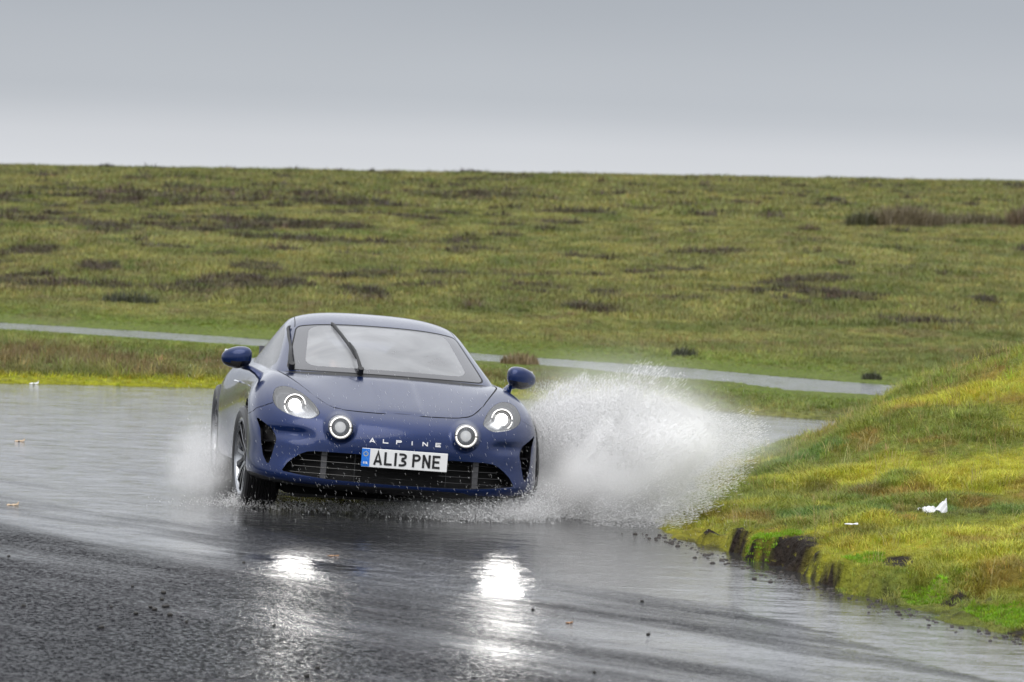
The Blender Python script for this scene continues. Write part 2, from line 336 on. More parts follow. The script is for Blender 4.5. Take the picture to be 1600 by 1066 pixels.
# ------------------------------------------------------------------ wet roads
def road_mat(name, near=True):
    m, t, out = mat_new(name); L = t.links.new
    p = t.nodes.new('ShaderNodeBsdfPrincipled'); geo = t.nodes.new('ShaderNodeNewGeometry')
    def noise(scale, vec=None, detail=5, rough=.55, map=None, rot=0, dist=0):
        n = t.nodes.new('ShaderNodeTexNoise'); n.inputs['Scale'].default_value = scale; n.inputs['Detail'].default_value = detail; n.inputs['Roughness'].default_value = rough
        n.inputs['Distortion'].default_value = dist
        if map:
            q = t.nodes.new('ShaderNodeMapping'); q.inputs['Scale'].default_value = map; q.inputs['Rotation'].default_value = (0, 0, rot); L(geo.outputs['Position'], q.inputs[0]); L(q.outputs[0], n.inputs['Vector'])
        else: L(geo.outputs['Position'], n.inputs['Vector'])
        return n.outputs['Fac']
    def mrange(v, a, b, c, d):
        q = t.nodes.new('ShaderNodeMapRange'); q.interpolation_type = 'SMOOTHSTEP'
        for k, val in zip(('From Min', 'From Max', 'To Min', 'To Max'), (a, b, c, d)): q.inputs[k].default_value = val
        L(v, q.inputs['Value']); return q.outputs[0]
    def math_(op, a, b):
        q = t.nodes.new('ShaderNodeMath'); q.operation = op
        for i, v in enumerate((a, b)):
            if isinstance(v, (int, float)): q.inputs[i].default_value = v
            else: L(v, q.inputs[i])
        return q.outputs[0]
    at = t.nodes.new('ShaderNodeAttribute'); at.attribute_name = 'wet'    # depth of standing water 0..1, from the camber of the road
    wet = at.outputs['Fac']
    vr = t.nodes.new('ShaderNodeVectorRotate'); vr.rotation_type = 'Z_AXIS'; vr.inputs['Angle'].default_value = .855; L(geo.outputs['Position'], vr.inputs['Vector'])
    vm = t.nodes.new('ShaderNodeMapping'); vm.inputs['Scale'].default_value = (.30, 1.7, 1); L(vr.outputs[0], vm.inputs[0])      # streaks along the bend
    pn = t.nodes.new('ShaderNodeTexNoise'); pn.inputs['Scale'].default_value = .8; pn.inputs['Detail'].default_value = 8; pn.inputs['Roughness'].default_value = .62; L(vm.outputs[0], pn.inputs['Vector']); patch = pn.outputs['Fac']
    film = math_('ADD', wet, math_('MULTIPLY', math_('SUBTRACT', patch, .5), 1.1))
    film = mrange(film, .15, .85, 0, 1)
    # stone texture of the chippings
    vor = t.nodes.new('ShaderNodeTexVoronoi'); vor.inputs['Scale'].default_value = 62; L(geo.outputs['Position'], vor.inputs['Vector'])
    grit = noise(170, detail=3)
    stone = math_('ADD', math_('MULTIPLY', vor.outputs['Distance'], 1.0), math_('MULTIPLY', grit, .5))
    stone_amp = mrange(film, 0, .8, 1, .05)
    ripple = noise(9, map=(.55, 1.5, 1), rot=-.3, detail=4, dist=.6)
    ripple2 = noise(34, map=(.7, 1.3, 1), rot=-.3, detail=3)
    lump = noise(16, map=(1, .8, 1), rot=.3, detail=4, rough=.7)
    h = math_('ADD', math_('MULTIPLY', math_('MULTIPLY', stone, stone_amp), .0035), math_('MULTIPLY', ripple, .0022))
    h = math_('ADD', h, math_('MULTIPLY', ripple2, .0016))
    h = math_('ADD', h, math_('MULTIPLY', math_('MULTIPLY', lump, mrange(film, .1, .9, 1, .10)), .006))
    b = t.nodes.new('ShaderNodeBump'); b.inputs['Distance'].default_value = 1.0; b.inputs['Strength'].default_value = 1.0; L(h, b.inputs['Height'])
    # facets of the stones: every chipping and every ripple tilts its own way
    def tilt(scale, amp, map=None, rot=0, detail=2):
        n = t.nodes.new('ShaderNodeTexNoise'); n.inputs['Scale'].default_value = scale; n.inputs['Detail'].default_value = detail; n.inputs['Roughness'].default_value = .7
        q = t.nodes.new('ShaderNodeMapping'); q.inputs['Scale'].default_value = map or (1, 1, 1); q.inputs['Rotation'].default_value = (0, 0, rot); L(geo.outputs['Position'], q.inputs[0]); L(q.outputs[0], n.inputs['Vector'])
        s_ = t.nodes.new('ShaderNodeVectorMath'); s_.operation = 'SUBTRACT'; L(n.outputs['Color'], s_.inputs[0]); s_.inputs[1].default_value = (.5, .5, .5)
        m_ = t.nodes.new('ShaderNodeVectorMath'); m_.operation = 'SCALE'; L(s_.outputs[0], m_.inputs[0])
        if isinstance(amp, (int, float)): m_.inputs['Scale'].default_value = amp
        else: L(amp, m_.inputs['Scale'])
        return m_.outputs[0]
    dry = mrange(film, .0, .85, 1, 0)
    T1 = tilt(75, math_('ADD', math_('MULTIPLY', dry, 1.7), .05)); T2 = tilt(34, math_('ADD', math_('MULTIPLY', dry, .75), .03), detail=3); T3 = tilt(7, .16, map=(.5, 1.6, 1), rot=-.35, detail=4)
    acc = b.outputs[0]
    for T in (T1, T2, T3):
        a_ = t.nodes.new('ShaderNodeVectorMath'); a_.operation = 'ADD'; L(acc, a_.inputs[0]); L(T, a_.inputs[1]); acc = a_.outputs[0]
    nr = t.nodes.new('ShaderNodeVectorMath'); nr.operation = 'NORMALIZE'; L(acc, nr.inputs[0]); L(nr.outputs[0], p.inputs['Normal'])
    rough = math_('ADD', mrange(film, 0, .9, .22, .07), math_('MULTIPLY', math_('SUBTRACT', noise(3, map=(2, .5, 1), rot=.3), .5), .10))
    L(rough, p.inputs['Roughness'])
    c1 = t.nodes.new('ShaderNodeMix'); c1.data_type = 'RGBA'
    c1.inputs['A'].default_value = (.018, .019, .021, 1); c1.inputs['B'].default_value = (.060, .061, .064, 1)
    L(mrange(noise(120, detail=2), .45, .7, 0, 1), c1.inputs['Factor'])
    L(c1.outputs['Result'], p.inputs['Base Color'])
    p.inputs['Specular IOR Level'].default_value = .5; p.inputs['IOR'].default_value = 1.45
    # shade in the pits between the chippings, put in as near-black matt colour
    pit_shade = t.nodes.new('ShaderNodeBsdfDiffuse'); pit_shade.inputs[0].default_value = (.010, .010, .012, 1)
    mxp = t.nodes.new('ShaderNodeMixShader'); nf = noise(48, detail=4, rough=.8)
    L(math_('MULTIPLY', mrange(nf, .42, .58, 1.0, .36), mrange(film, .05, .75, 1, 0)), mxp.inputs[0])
    L(p.outputs[0], mxp.inputs[1]); L(pit_shade.outputs[0], mxp.inputs[2]); L(mxp.outputs[0], out.inputs[0]); return m
def wetness(x, y):
    """how deep the water stands: drier coarse surface at the near left, a stream along the bank"""
    dr = bank_d(x, y)*-1
    w = .52+.16*smooth(20, 23, y+1.2*x)+0*x
    line = y-(19.5-1.93*(x+1.4))+.9*(fbm(x*.9, y*.35, 3, 83)-.5)*2      # drier coarse surface on the near left
    w = w-.40*smooth(1.3, -2.4, line*.46)
    band = np.abs(poly_sd(x, y, [(-.3, 20.3), (.13, 19.3), (.95, 18.6), (1.55, 17.0), (2.2, 15)], closed=False))
    w = np.minimum(w, .34+.35*fbm(x*1.5, y*1.5, 3, 89)+.6*smooth(.0, 1.0, band))
    ch = smooth(1.05, .5, dr)*smooth(12, 16, y)*smooth(30, 25, y)   # channel beside the bank
    w = np.maximum(w, 1.25*ch)
    w = w+.1*smooth(26, 34, y)
    return w
def sheet(name, xs, ys, z, mat, inside=None):
    X, Y = np.meshgrid(xs, ys); n, m = X.shape; idx = np.arange(n*m).reshape(n, m)
    F = np.stack([idx[:-1, :-1], idx[:-1, 1:], idx[1:, 1:], idx[1:, :-1]], -1).reshape(-1, 4)
    V = np.stack([X.ravel(), Y.ravel(), z(X, Y).ravel()], 1)
    o = mesh_obj(name, V, F, mat)
    a = o.data.attributes.new('wet', 'FLOAT', 'POINT'); a.data.foreach_set('value', wetness(V[:, 0], V[:, 1]))
    tag(o, kind='structure'); return o
def road_z(x, y):
    w = np.clip(wetness(x, y), 0, 1)
    film = np.clip((w+1.0*(fbm((.66*x-.75*y)*.5, (.75*x+.66*y)*2.2, 4, 84)-.5)-.15)/.7, 0, 1); film = film*film*(3-2*film)
    lump = .40*(fbm(x*28, y*22, 3, 85)-.5)+.45*(fbm(x*60, y*50, 2, 86)-.5)+.5*(fbm(x*5, y*4, 2, 88)-.5)
    rip = (fbm((.66*x-.75*y)*3.5, (.75*x+.66*y)*11, 3, 87)-.5)
    near = smooth(42, 30, y)*(np.abs(x) < 8)
    return ROAD_Z+near*((1-film)*.008*lump+(.15+.85*film)*.003*rip)
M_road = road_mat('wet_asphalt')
HX, HY = (-4.4, 4.0), (14.6, 40.9)
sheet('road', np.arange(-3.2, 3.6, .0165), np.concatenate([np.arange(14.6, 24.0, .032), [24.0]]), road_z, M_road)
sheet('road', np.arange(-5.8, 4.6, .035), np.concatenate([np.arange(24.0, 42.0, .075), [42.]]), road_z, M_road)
flat_road = lambda x, y: np.full(x.shape, ROAD_Z)
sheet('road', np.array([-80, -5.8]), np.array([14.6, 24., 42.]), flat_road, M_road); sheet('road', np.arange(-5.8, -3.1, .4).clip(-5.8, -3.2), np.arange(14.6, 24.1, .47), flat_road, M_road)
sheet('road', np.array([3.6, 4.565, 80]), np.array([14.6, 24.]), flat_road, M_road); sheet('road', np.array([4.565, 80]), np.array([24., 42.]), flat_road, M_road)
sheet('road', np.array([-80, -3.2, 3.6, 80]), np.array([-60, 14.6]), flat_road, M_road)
# far road: strip following its two edges
A = np.array(FROAD[:14]); Bq = np.array(FROAD[14:][::-1])
def resample(P, n):
    s = np.concatenate([[0], np.cumsum(np.hypot(*np.diff(P, axis=0).T))]); q = np.linspace(0, s[-1], n)
    return np.stack([np.interp(q, s, P[:, 0]), np.interp(q, s, P[:, 1])], 1)
A = resample(A, 160); Bq = resample(Bq, 160)
G = np.stack([A*(1-t)+Bq*t for t in np.linspace(-.03, 1.03, 7)], 1); n, m = G.shape[:2]; idx = np.arange(n*m).reshape(n, m)
F = np.stack([idx[:-1, :-1], idx[1:, :-1], idx[1:, 1:], idx[:-1, 1:]], -1).reshape(-1, 4)
V = np.concatenate([G.reshape(-1, 2), np.full((n*m, 1), FR_Z-.018)], 1)
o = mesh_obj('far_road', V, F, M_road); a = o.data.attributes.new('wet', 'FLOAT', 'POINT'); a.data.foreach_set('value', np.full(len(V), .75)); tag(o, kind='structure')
# ------------------------------------------------------------------ grass
def blade_mesh(name, nb, h, w, spread, lean, seed, seg=2, stiff=1.0):
    r = np.random.default_rng(seed); V = []; F = []
    for k in range(nb):
        a = r.uniform(0, 2*pi); rr = spread*math.sqrt(r.uniform(0, 1)); bx, by = rr*math.cos(a), rr*math.sin(a)
        L = h*r.uniform(.55, 1.15); az = r.normal(a, .8); ln = lean*r.uniform(.3, 1.3)*stiff; ww = w*r.uniform(.7, 1.2)
        fx, fy = math.cos(az), math.sin(az); sx, sy = -fy, fx; base = len(V)
        tw = r.uniform(-.6, .6)
        for i in range(seg+1):
            t = i/seg; px = bx+fx*ln*L*t*t; py = by+fy*ln*L*t*t; pz = L*(t-.35*ln*t*t)
            if i < seg:
                wi = ww*(1-.45*t)/2; V += [(px-sx*wi, py-sy*wi, pz), (px+sx*wi+fx*tw*wi, py+sy*wi+fy*tw*wi, pz)]
            else: V.append((px, py, pz))
        for i in range(seg-1): F.append((base+2*i, base+2*i+1, base+2*i+3, base+2*i+2))
        F.append((base+2*seg-2, base+2*seg-1, base+2*seg))
    me = bpy.data.meshes.new(name); me.from_pydata(V, [], F); me.shade_smooth(); return me
def grass_mat(name='grass_blades', rough=.5):
    m, t, out = mat_new(name); L = t.links.new
    at = t.nodes.new('ShaderNodeAttribute'); at.attribute_type = 'INSTANCER'; at.attribute_name = 'tone'
    p = t.nodes.new('ShaderNodeBsdfPrincipled'); p.inputs['Roughness'].default_value = rough; p.inputs['Specular IOR Level'].default_value = .35
    tr = t.nodes.new('ShaderNodeBsdfTranslucent'); mx = t.nodes.new('ShaderNodeMixShader'); mx.inputs[0].default_value = .3
    L(at.outputs['Color'], p.inputs['Base Color']); L(at.outputs['Color'], tr.inputs[0]); L(p.outputs[0], mx.inputs[1]); L(tr.outputs[0], mx.inputs[2]); L(mx.outputs[0], out.inputs[0])
    return m
M_grass = grass_mat()
def scatter(name, P, rotz, scale, col, blade, tilt=None, label=None):
    """points mesh + geometry nodes that set one tuft of blades on every point"""
    me = bpy.data.meshes.new(name); me.vertices.add(len(P)); me.vertices.foreach_set('co', np.asarray(P, float).ravel())
    rot = np.zeros((len(P), 3)); rot[:, 2] = rotz
    if tilt is not None: rot[:, :2] = tilt
    a = me.attributes.new('rot', 'FLOAT_VECTOR', 'POINT'); a.data.foreach_set('vector', rot.ravel())
    a = me.attributes.new('size', 'FLOAT', 'POINT'); a.data.foreach_set('value', np.asarray(scale, float))
    a = me.attributes.new('tone', 'FLOAT_COLOR', 'POINT'); a.data.foreach_set('color', np.concatenate([col, np.ones((len(P), 1))], 1).ravel())
    o = link(bpy.data.objects.new(name, me)); tag(o, label=label, cat='grass', kind='stuff')
    src = bpy.data.objects.new('tuft_source', blade); blade.materials.clear(); blade.materials.append(M_grass)
    ng = bpy.data.node_groups.new('scatter_tufts', 'GeometryNodeTree')
    ng.interface.new_socket('Geometry', in_out='INPUT', socket_type='NodeSocketGeometry'); ng.interface.new_socket('Geometry', in_out='OUTPUT', socket_type='NodeSocketGeometry')
    gi = ng.nodes.new('NodeGroupInput'); go = ng.nodes.new('NodeGroupOutput'); ip = ng.nodes.new('GeometryNodeInstanceOnPoints')
    oi = ng.nodes.new('GeometryNodeObjectInfo'); oi.inputs['Object'].default_value = src; oi.inputs['As Instance'].default_value = True
    m2p = ng.nodes.new('GeometryNodeMeshToPoints')
    r_ = ng.nodes.new('GeometryNodeInputNamedAttribute'); r_.data_type = 'FLOAT_VECTOR'; r_.inputs['Name'].default_value = 'rot'
    s_ = ng.nodes.new('GeometryNodeInputNamedAttribute'); s_.data_type = 'FLOAT'; s_.inputs['Name'].default_value = 'size'
    ng.links.new(gi.outputs[0], m2p.inputs['Mesh']); ng.links.new(m2p.outputs[0], ip.inputs['Points']); ng.links.new(oi.outputs['Geometry'], ip.inputs['Instance'])
    ng.links.new(r_.outputs[0], ip.inputs['Rotation']); ng.links.new(s_.outputs[0], ip.inputs['Scale']); ng.links.new(ip.outputs[0], go.inputs[0])
    md = o.modifiers.new('scatter', 'NODES'); md.node_group = ng
    return o
def jitter_grid(x0, x1, y0, y1, sp):
    xs = np.arange(x0, x1, sp); ys = np.arange(y0, y1, sp); X, Y = np.meshgrid(xs, ys)
    X = X+rng.uniform(-.6, .6, X.shape)*sp; Y = Y+rng.uniform(-.6, .6, Y.shape)*sp; return X.ravel(), Y.ravel()
def in_view(x, y, pad=.9): return np.abs(x) < y*.1335+pad
def tone_jitter(c, a=.22):
    k = np.exp(rng.normal(0, a, len(c)))[:, None]; hue = 1+rng.normal(0, .08, c.shape); return np.clip(c*k*hue, .004, .6)
def put(name, x, y, sc, blades, colf=None, amp=.22, dz=-.006, label=None, tint=None):
    z = ground_z(x, y); c = grass_col(x, y) if colf is None else colf(x, y)
    c = tone_jitter(c*1.0, amp)
    if tint is not None: c = c*np.asarray(tint)
    k = rng.integers(0, len(blades), len(x))
    for i, b in enumerate(blades):
        m = k == i
        if m.any(): scatter(name, np.stack([x, y, z+dz], 1)[m], rng.uniform(0, 2*pi, m.sum()), sc[m], c[m], b, tilt=rng.normal(0, .12, (m.sum(), 2)), label=label)
# bank, near: short turf
x, y = jitter_grid(.6, 7.5, 16.5, 36.5, .034); d = bank_d(x, y); pm = peat_mask(x, y); ms_ = spots(x, y, MOSS)
k = in_view(x, y, .35) & (d > .03) & (rng.uniform(0, 1, len(x)) > pm*.80) & (ms_ < .45)
k &= ~((y > 33) & (x < 1.2))
x, y, d = x[k], y[k], d[k]
hgt = (.55+.9*smooth(.35, .75, fbm(x*1.5, y*1.0, 3, 91)))*(1-.45*smooth(.5, .05, d))
put('bank_turf', x, y, hgt, [blade_mesh('turf', 12, .055, .0045, .03, .9, 1), blade_mesh('turf', 12, .06, .004, .03, 1.1, 2)], label='short wet yellow-green turf covering the bank beside the puddle')
# bank: longer grass, clumped and thick on the hump
x, y = jitter_grid(.8, 7.5, 17, 36.5, .11); d = bank_d(x, y); dens = smooth(.46, .66, fbm(x*1.4, y*.9, 3, 93))*.7+.25+.5*smooth(25.5, 28, y)
k = in_view(x, y, .35) & (d > .22) & (rng.uniform(0, 1, len(x)) < dens) & (peat_mask(x, y) < .4); x, y = x[k], y[k]
put('bank_long_grass', x, y, rng.uniform(.6, 1.25, len(x))*(.5+.4*smooth(25.5, 30, y)), [blade_mesh('long', 14, .115, .0045, .045, .75, 3, 3), blade_mesh('long', 16, .10, .004, .05, .95, 4, 3)], amp=.28, label='longer tussocky grass over the hump of the bank')
# straw stalks
x, y = jitter_grid(.9, 7.5, 20, 36.5, .22); d = bank_d(x, y); k = in_view(x, y, .35) & (d > .25) & (rng.uniform(0, 1, len(x)) < .2+.5*smooth(24, 28, y)); x, y = x[k], y[k]
put('straw_stalks', x, y, rng.uniform(.6, 1.2, len(x)), [blade_mesh('straw', 6, .16, .003, .05, .55, 5, 3)], colf=lambda a, b: np.zeros((len(a), 3))+np.array([.36, .30, .13]), label='pale straw stalks standing out of the bank grass')
# moss cushions at the water's edge
x, y = jitter_grid(1.1, 3.1, 18, 23, .022); k = (spots(x, y, MOSS) > .42) & (bank_d(x, y) > .0); x, y = x[k], y[k]
put('bright_moss', x, y, rng.uniform(.6, 1.1, len(x)), [blade_mesh('moss', 14, .022, .004, .018, .5, 6, 2)], colf=lambda a, b: np.zeros((len(a), 3))+np.array([.17, .30, .012]), dz=.0, label='vivid green moss cushions at the foot of the bank by the water')
# verge
x, y = jitter_grid(-9, 9, 38.2, 62, .08); k = in_view(x, y, .5) & (verge_d(x, y) > .05) & (froad_d(x, y) > .04); x, y = x[k], y[k]; dv = verge_d(x, y)
put('verge_turf', x, y, (.5+.9*fbm(x*1.2, y*.9, 3, 95))*(1-.5*smooth(1.1, .4, dv))*(.28+.72*smooth(.3, 3.0, froad_d(x, y))), [blade_mesh('vturf', 11, .085, .009, .05, .85, 7), blade_mesh('vturf', 11, .09, .008, .05, 1.0, 8)], label='grass strip between the two wet roads')
x, y = jitter_grid(-6.8, 6.8, 40.5, 56, .16); dv = verge_d(x, y); k = in_view(x, y, .5) & (dv > .9) & (froad_d(x, y) > 3.0) & (rng.uniform(0, 1, len(x)) < .15+.8*smooth(.42, .6, fbm(x*.8, y*.6, 3, 96))*smooth(9, 5, dv)); x, y = x[k], y[k]
def rusty(a, b):
    c = grass_col(a, b); return lerp(c, (.165, .115, .052), smooth(.35, .7, fbm(a*1.1, b*.8, 3, 97))*.7)
put('verge_long_grass', x, y, rng.uniform(.6, 1.2, len(x))*.8, [blade_mesh('vlong', 16, .20, .008, .08, .6, 9, 3)], colf=rusty, amp=.3, label='rusty long grass behind the near road')
# hillside, three belts by distance
def hill_tint(x, y): return grass_col(x, y)
for (y0, y1, sp, h, w, sd) in ((56, 84, .125, .13, .013, 11), (84, 130, .21, .17, .022, 12), (130, 206, .34, .21, .035, 13)):
    x, y = jitter_grid(-y1*.1335-1, y1*.1335+1, y0, y1, sp); k = in_view(x, y, .8) & (froad_d(x, y) > .05) & (y > y0) & ((y > 62) | (y >= 62)); x, y = x[k], y[k]
    hm = heather_mask(x, y)
    put('moor_grass', x, y, .55+.8*fbm(x*.9, y*.6, 3, 98), [blade_mesh('moorg', 10, h, w, sp*.6, .9, sd), blade_mesh('moorg', 10, h*1.1, w, sp*.6, .7, sd+5)], amp=.25, label='rough olive moorland grass covering the long hillside')
    # dark heather mounds
    kk = (hm > .35) & (rng.uniform(0, 1, len(x)) < .20); xh, yh = x[kk], y[kk]
    put('heather', xh, yh, rng.uniform(.6, 1.25, len(xh)), [blade_mesh('heather', 26, h*1.35, w*1.1, sp*1.0, .55, sd+20, 2)], colf=lambda a, b: np.zeros((len(a), 3))+np.array([.060, .046, .034]), amp=.3, label='dark brown heather patches on the hillside')
# individual rush clumps and tussocks that stand out
def clump(x, y, w, h, col, label, group=None, n=260, bw=.012, name='rush_clump', cat='rush clump', depth=None):
    r = np.random.default_rng(int(abs(x*100+y*7))); V = []; F = []; C = []
    for k in range(n):
        a = r.uniform(0, 2*pi); q = math.sqrt(r.uniform(0, 1)); bx, by = q*w/2*math.cos(a), q*(depth or w*.7)/2*math.sin(a)
        L = h*r.uniform(.55, 1.1)*(1-.35*q*q); az = r.uniform(0, 2*pi); ln = r.uniform(.1, .5); fx, fy = math.cos(az), math.sin(az); b = len(V); ww = bw*r.uniform(.6, 1.2)
        sx, sy = -fy, fx
        for i in range(3):
            t = i/2; px = bx+fx*ln*L*t*t; py = by+fy*ln*L*t*t; pz = L*t*(1-.3*ln*t)-.03
            if i < 2: V += [(px-sx*ww/2, py-sy*ww/2, pz), (px+sx*ww/2, py+sy*ww/2, pz)]
            else: V.append((px, py, pz))
        F += [(b, b+1, b+3, b+2), (b+2, b+3, b+4)]
    o = mesh_obj(name, V, F, principled('rush', col, .6, var=.5)); o.location = (x, y, float(ground_z(np.array([x]), np.array([y]))[0])); tag(o, label, cat, group); return o
clump(12.1, 123.7, 2.5, 1.0, (.13, .105, .06), 'broad brown rush clump standing high on the right of the hillside', n=1500, bw=.03)
clump(10.7, 123.2, 1.0, .75, (.08, .08, .04), 'darker greener rush clump at the left end of the brown clump on the hillside', n=500, bw=.03)
clump(14.6, 126.5, 2.6, .65, (.10, .085, .045), 'low dark band of rushes between the two tall clumps at the right edge', n=900, bw=.03)
clump(16.5, 126.4, 1.9, 1.05, (.13, .095, .058), 'reddish brown rush clump cut by the right edge of the picture', n=900, bw=.03)
clump(8.4, 114.2, .8, .40, (.09, .06, .035), 'small round brown tussock alone on the open grass of the right hillside', name='tussock', cat='tussock', n=350, bw=.02)
clump(.10, 46.9, .46, .22, (.19, .14, .07), 'brown bushy tussock on the far road edge behind the right wing mirror', name='tussock', cat='tussock', n=500, bw=.010, depth=.4)
clump(2.18, 50.0, .34, .22, (.04, .045, .022), 'dark green tussock above the spray on the far side of the far road', name='tussock', cat='tussock', n=300, bw=.010)
clump(4.2, 46.2, .26, .17, (.035, .04, .02), 'little dark tussock where the far road meets the grass hump', name='tussock', cat='tussock', n=220, bw=.010)
clump(-5.9, 61.0, .9, .30, (.035, .04, .02), 'wide dark tussock above the far road at the left', name='tussock', cat='tussock', n=500, bw=.012)
clump(-20.4, 197, .9, .42, (.05, .045, .03), 'small dark bush standing on the skyline at the left', name='bush', cat='bush', n=200, bw=.05)
clump(-7.3, 198.4, .35, .38, (.05, .04, .03), 'tiny brown bush on the skyline above the car', name='bush', cat='bush', n=90, bw=.05)
# ------------------------------------------------------------------ the car
# ---------- spline surfaces ----------
def bsb(t):
    return np.array([(1-t)**3,3*t**3-6*t**2+4,-3*t**3+3*t**2+3*t+1,t**3])/6.0
def bs_matrix(n, ts, start, end):
    """rows: samples ts in [0,n-1]; start/end: 'mirror' or 'clamp' phantom handling. returns (A, S) weights; mirror weights kept apart so y can be negated"""
    A=np.zeros((len(ts),n));Y=np.zeros((len(ts),n))
    for r,t in enumerate(ts):
        k=min(int(np.floor(t)),n-2);w=bsb(t-k)
        for q in range(4):
            i=k-1+q
            if i<0:
                if start=='mirror': A[r,1]+=w[q];Y[r,1]-=w[q]
                else:
                    A[r,0]+=2*w[q];A[r,1]-=w[q];Y[r,0]+=2*w[q];Y[r,1]-=w[q]
            elif i>n-1:
                if end=='mirror': A[r,n-2]+=w[q];Y[r,n-2]-=w[q]
                else:
                    A[r,n-1]+=2*w[q];A[r,n-2]-=w[q];Y[r,n-1]+=2*w[q];Y[r,n-2]-=w[q]
            else: A[r,i]+=w[q];Y[r,i]+=w[q]
    return A,Y
def bs_surf(net,us,vs,vstart,vend):
    """net[i][j] xyz, u along i (clamped), v along j (mirrored about y=0 where asked)"""
    net=np.asarray(net,float)
    Au,_=bs_matrix(net.shape[0],us,'clamp','clamp')
    Av,Yv=bs_matrix(net.shape[1],vs,vstart,vend)
    out=np.empty((len(us),len(vs),3))
    for k in range(3):
        out[:,:,k]=Au@net[:,:,k]@(Yv if k==1 else Av).T
    return out
LOW=[
 [(.62,0,.17),(.61,.15,.17),(.60,.32,.17),(.54,.50,.17),(.44,.62,.17),(.30,.68,.17),(0,.70,.17),(-.4,.70,.16),(-.9,.68,.16),(-1.5,.68,.16),(-2.1,.70,.18),(-2.6,.70,.2),(-2.9,.62,.22),(-3.05,.4,.24),(-3.1,0,.25)],
 [(.82,0,.155),(.81,.2,.155),(.785,.42,.16),(.72,.64,.17),(.58,.80,.185),(.40,.868,.19),(0,.875,.19),(-.40,.84,.18),(-.9,.82,.17),(-1.5,.83,.17),(-2.1,.86,.19),(-2.6,.86,.2),(-3.0,.78,.22),(-3.2,.5,.25),(-3.25,0,.25)],
 [(.915,0,.212),(.905,.2,.212),(.88,.43,.213),(.805,.66,.222),(.66,.835,.230),(.43,.915,.24),(0,.92,.26),(-.4,.85,.24),(-.9,.83,.23),(-1.5,.845,.24),(-2.1,.905,.26),(-2.6,.905,.3),(-3.05,.79,.32),(-3.27,.5,.35),(-3.31,0,.35)],
 [(.86,0,.33),(.85,.2,.33),(.818,.42,.33),(.742,.64,.335),(.615,.815,.34),(.41,.912,.36),(0,.92,.38),(-.4,.845,.36),(-.9,.815,.36),(-1.5,.835,.38),(-2.1,.91,.42),(-2.6,.905,.45),(-3.07,.79,.47),(-3.3,.5,.5),(-3.34,0,.5)],
 [(.885,0,.46),(.872,.2,.46),(.832,.42,.465),(.735,.65,.475),(.575,.82,.49),(.39,.912,.51),(0,.918,.54),(-.4,.855,.52),(-.9,.83,.52),(-1.5,.85,.54),(-2.1,.91,.57),(-2.6,.90,.6),(-3.06,.78,.61),(-3.28,.5,.62),(-3.32,0,.62)],
 [(.845,0,.585),(.83,.2,.585),(.78,.42,.59),(.66,.65,.61),(.49,.81,.625),(.33,.897,.64),(0,.906,.685),(-.4,.86,.67),(-.9,.835,.68),(-1.5,.85,.69),(-2.1,.89,.72),(-2.6,.85,.73),(-2.98,.74,.74),(-3.2,.48,.75),(-3.24,0,.75)],
 [(.72,0,.66),(.70,.2,.66),(.65,.42,.665),(.53,.64,.70),(.37,.77,.72),(.22,.84,.745),(-.05,.845,.785),(-.4,.83,.775),(-.9,.815,.80),(-1.5,.825,.81),(-2.1,.82,.83),(-2.6,.78,.825),(-2.9,.66,.82),(-3.1,.42,.83),(-3.15,0,.84)],
 [(.45,0,.735),(.43,.2,.735),(.37,.40,.74),(.27,.57,.78),(.15,.68,.81),(.02,.735,.83),(-.15,.745,.84),(-.45,.755,.84),(-.9,.755,.86),(-1.5,.75,.87),(-2.1,.73,.88),(-2.55,.66,.87),(-2.8,.52,.87),(-2.95,.32,.88),(-2.98,0,.89)],
 [(.20,0,.803),(.18,.2,.803),(.13,.40,.80),(.05,.555,.82),(-.05,.65,.84),(-.15,.70,.847),(-.30,.72,.85),(-.52,.735,.85),(-.92,.735,.865),(-1.5,.725,.875),(-2.05,.70,.89),(-2.45,.62,.89),(-2.68,.48,.89),(-2.8,.29,.90),(-2.83,0,.90)],
 [(-.03,0,.862),(-.05,.2,.86),(-.10,.40,.852),(-.19,.54,.848),(-.28,.63,.846),(-.35,.68,.85),(-.42,.70,.85),(-.6,.712,.855),(-.95,.712,.87),(-1.5,.70,.88),(-2.0,.66,.90),(-2.35,.57,.90),(-2.55,.43,.91),(-2.65,.25,.92),(-2.68,0,.92)],
 [(-.12,0,.85),(-.14,.19,.85),(-.18,.37,.845),(-.25,.50,.84),(-.33,.58,.84),(-.40,.62,.84),(-.48,.64,.84),(-.65,.655,.845),(-.95,.655,.85),(-1.5,.64,.86),(-1.95,.60,.88),(-2.25,.52,.88),(-2.45,.40,.89),(-2.55,.23,.89),(-2.58,0,.89)],
]
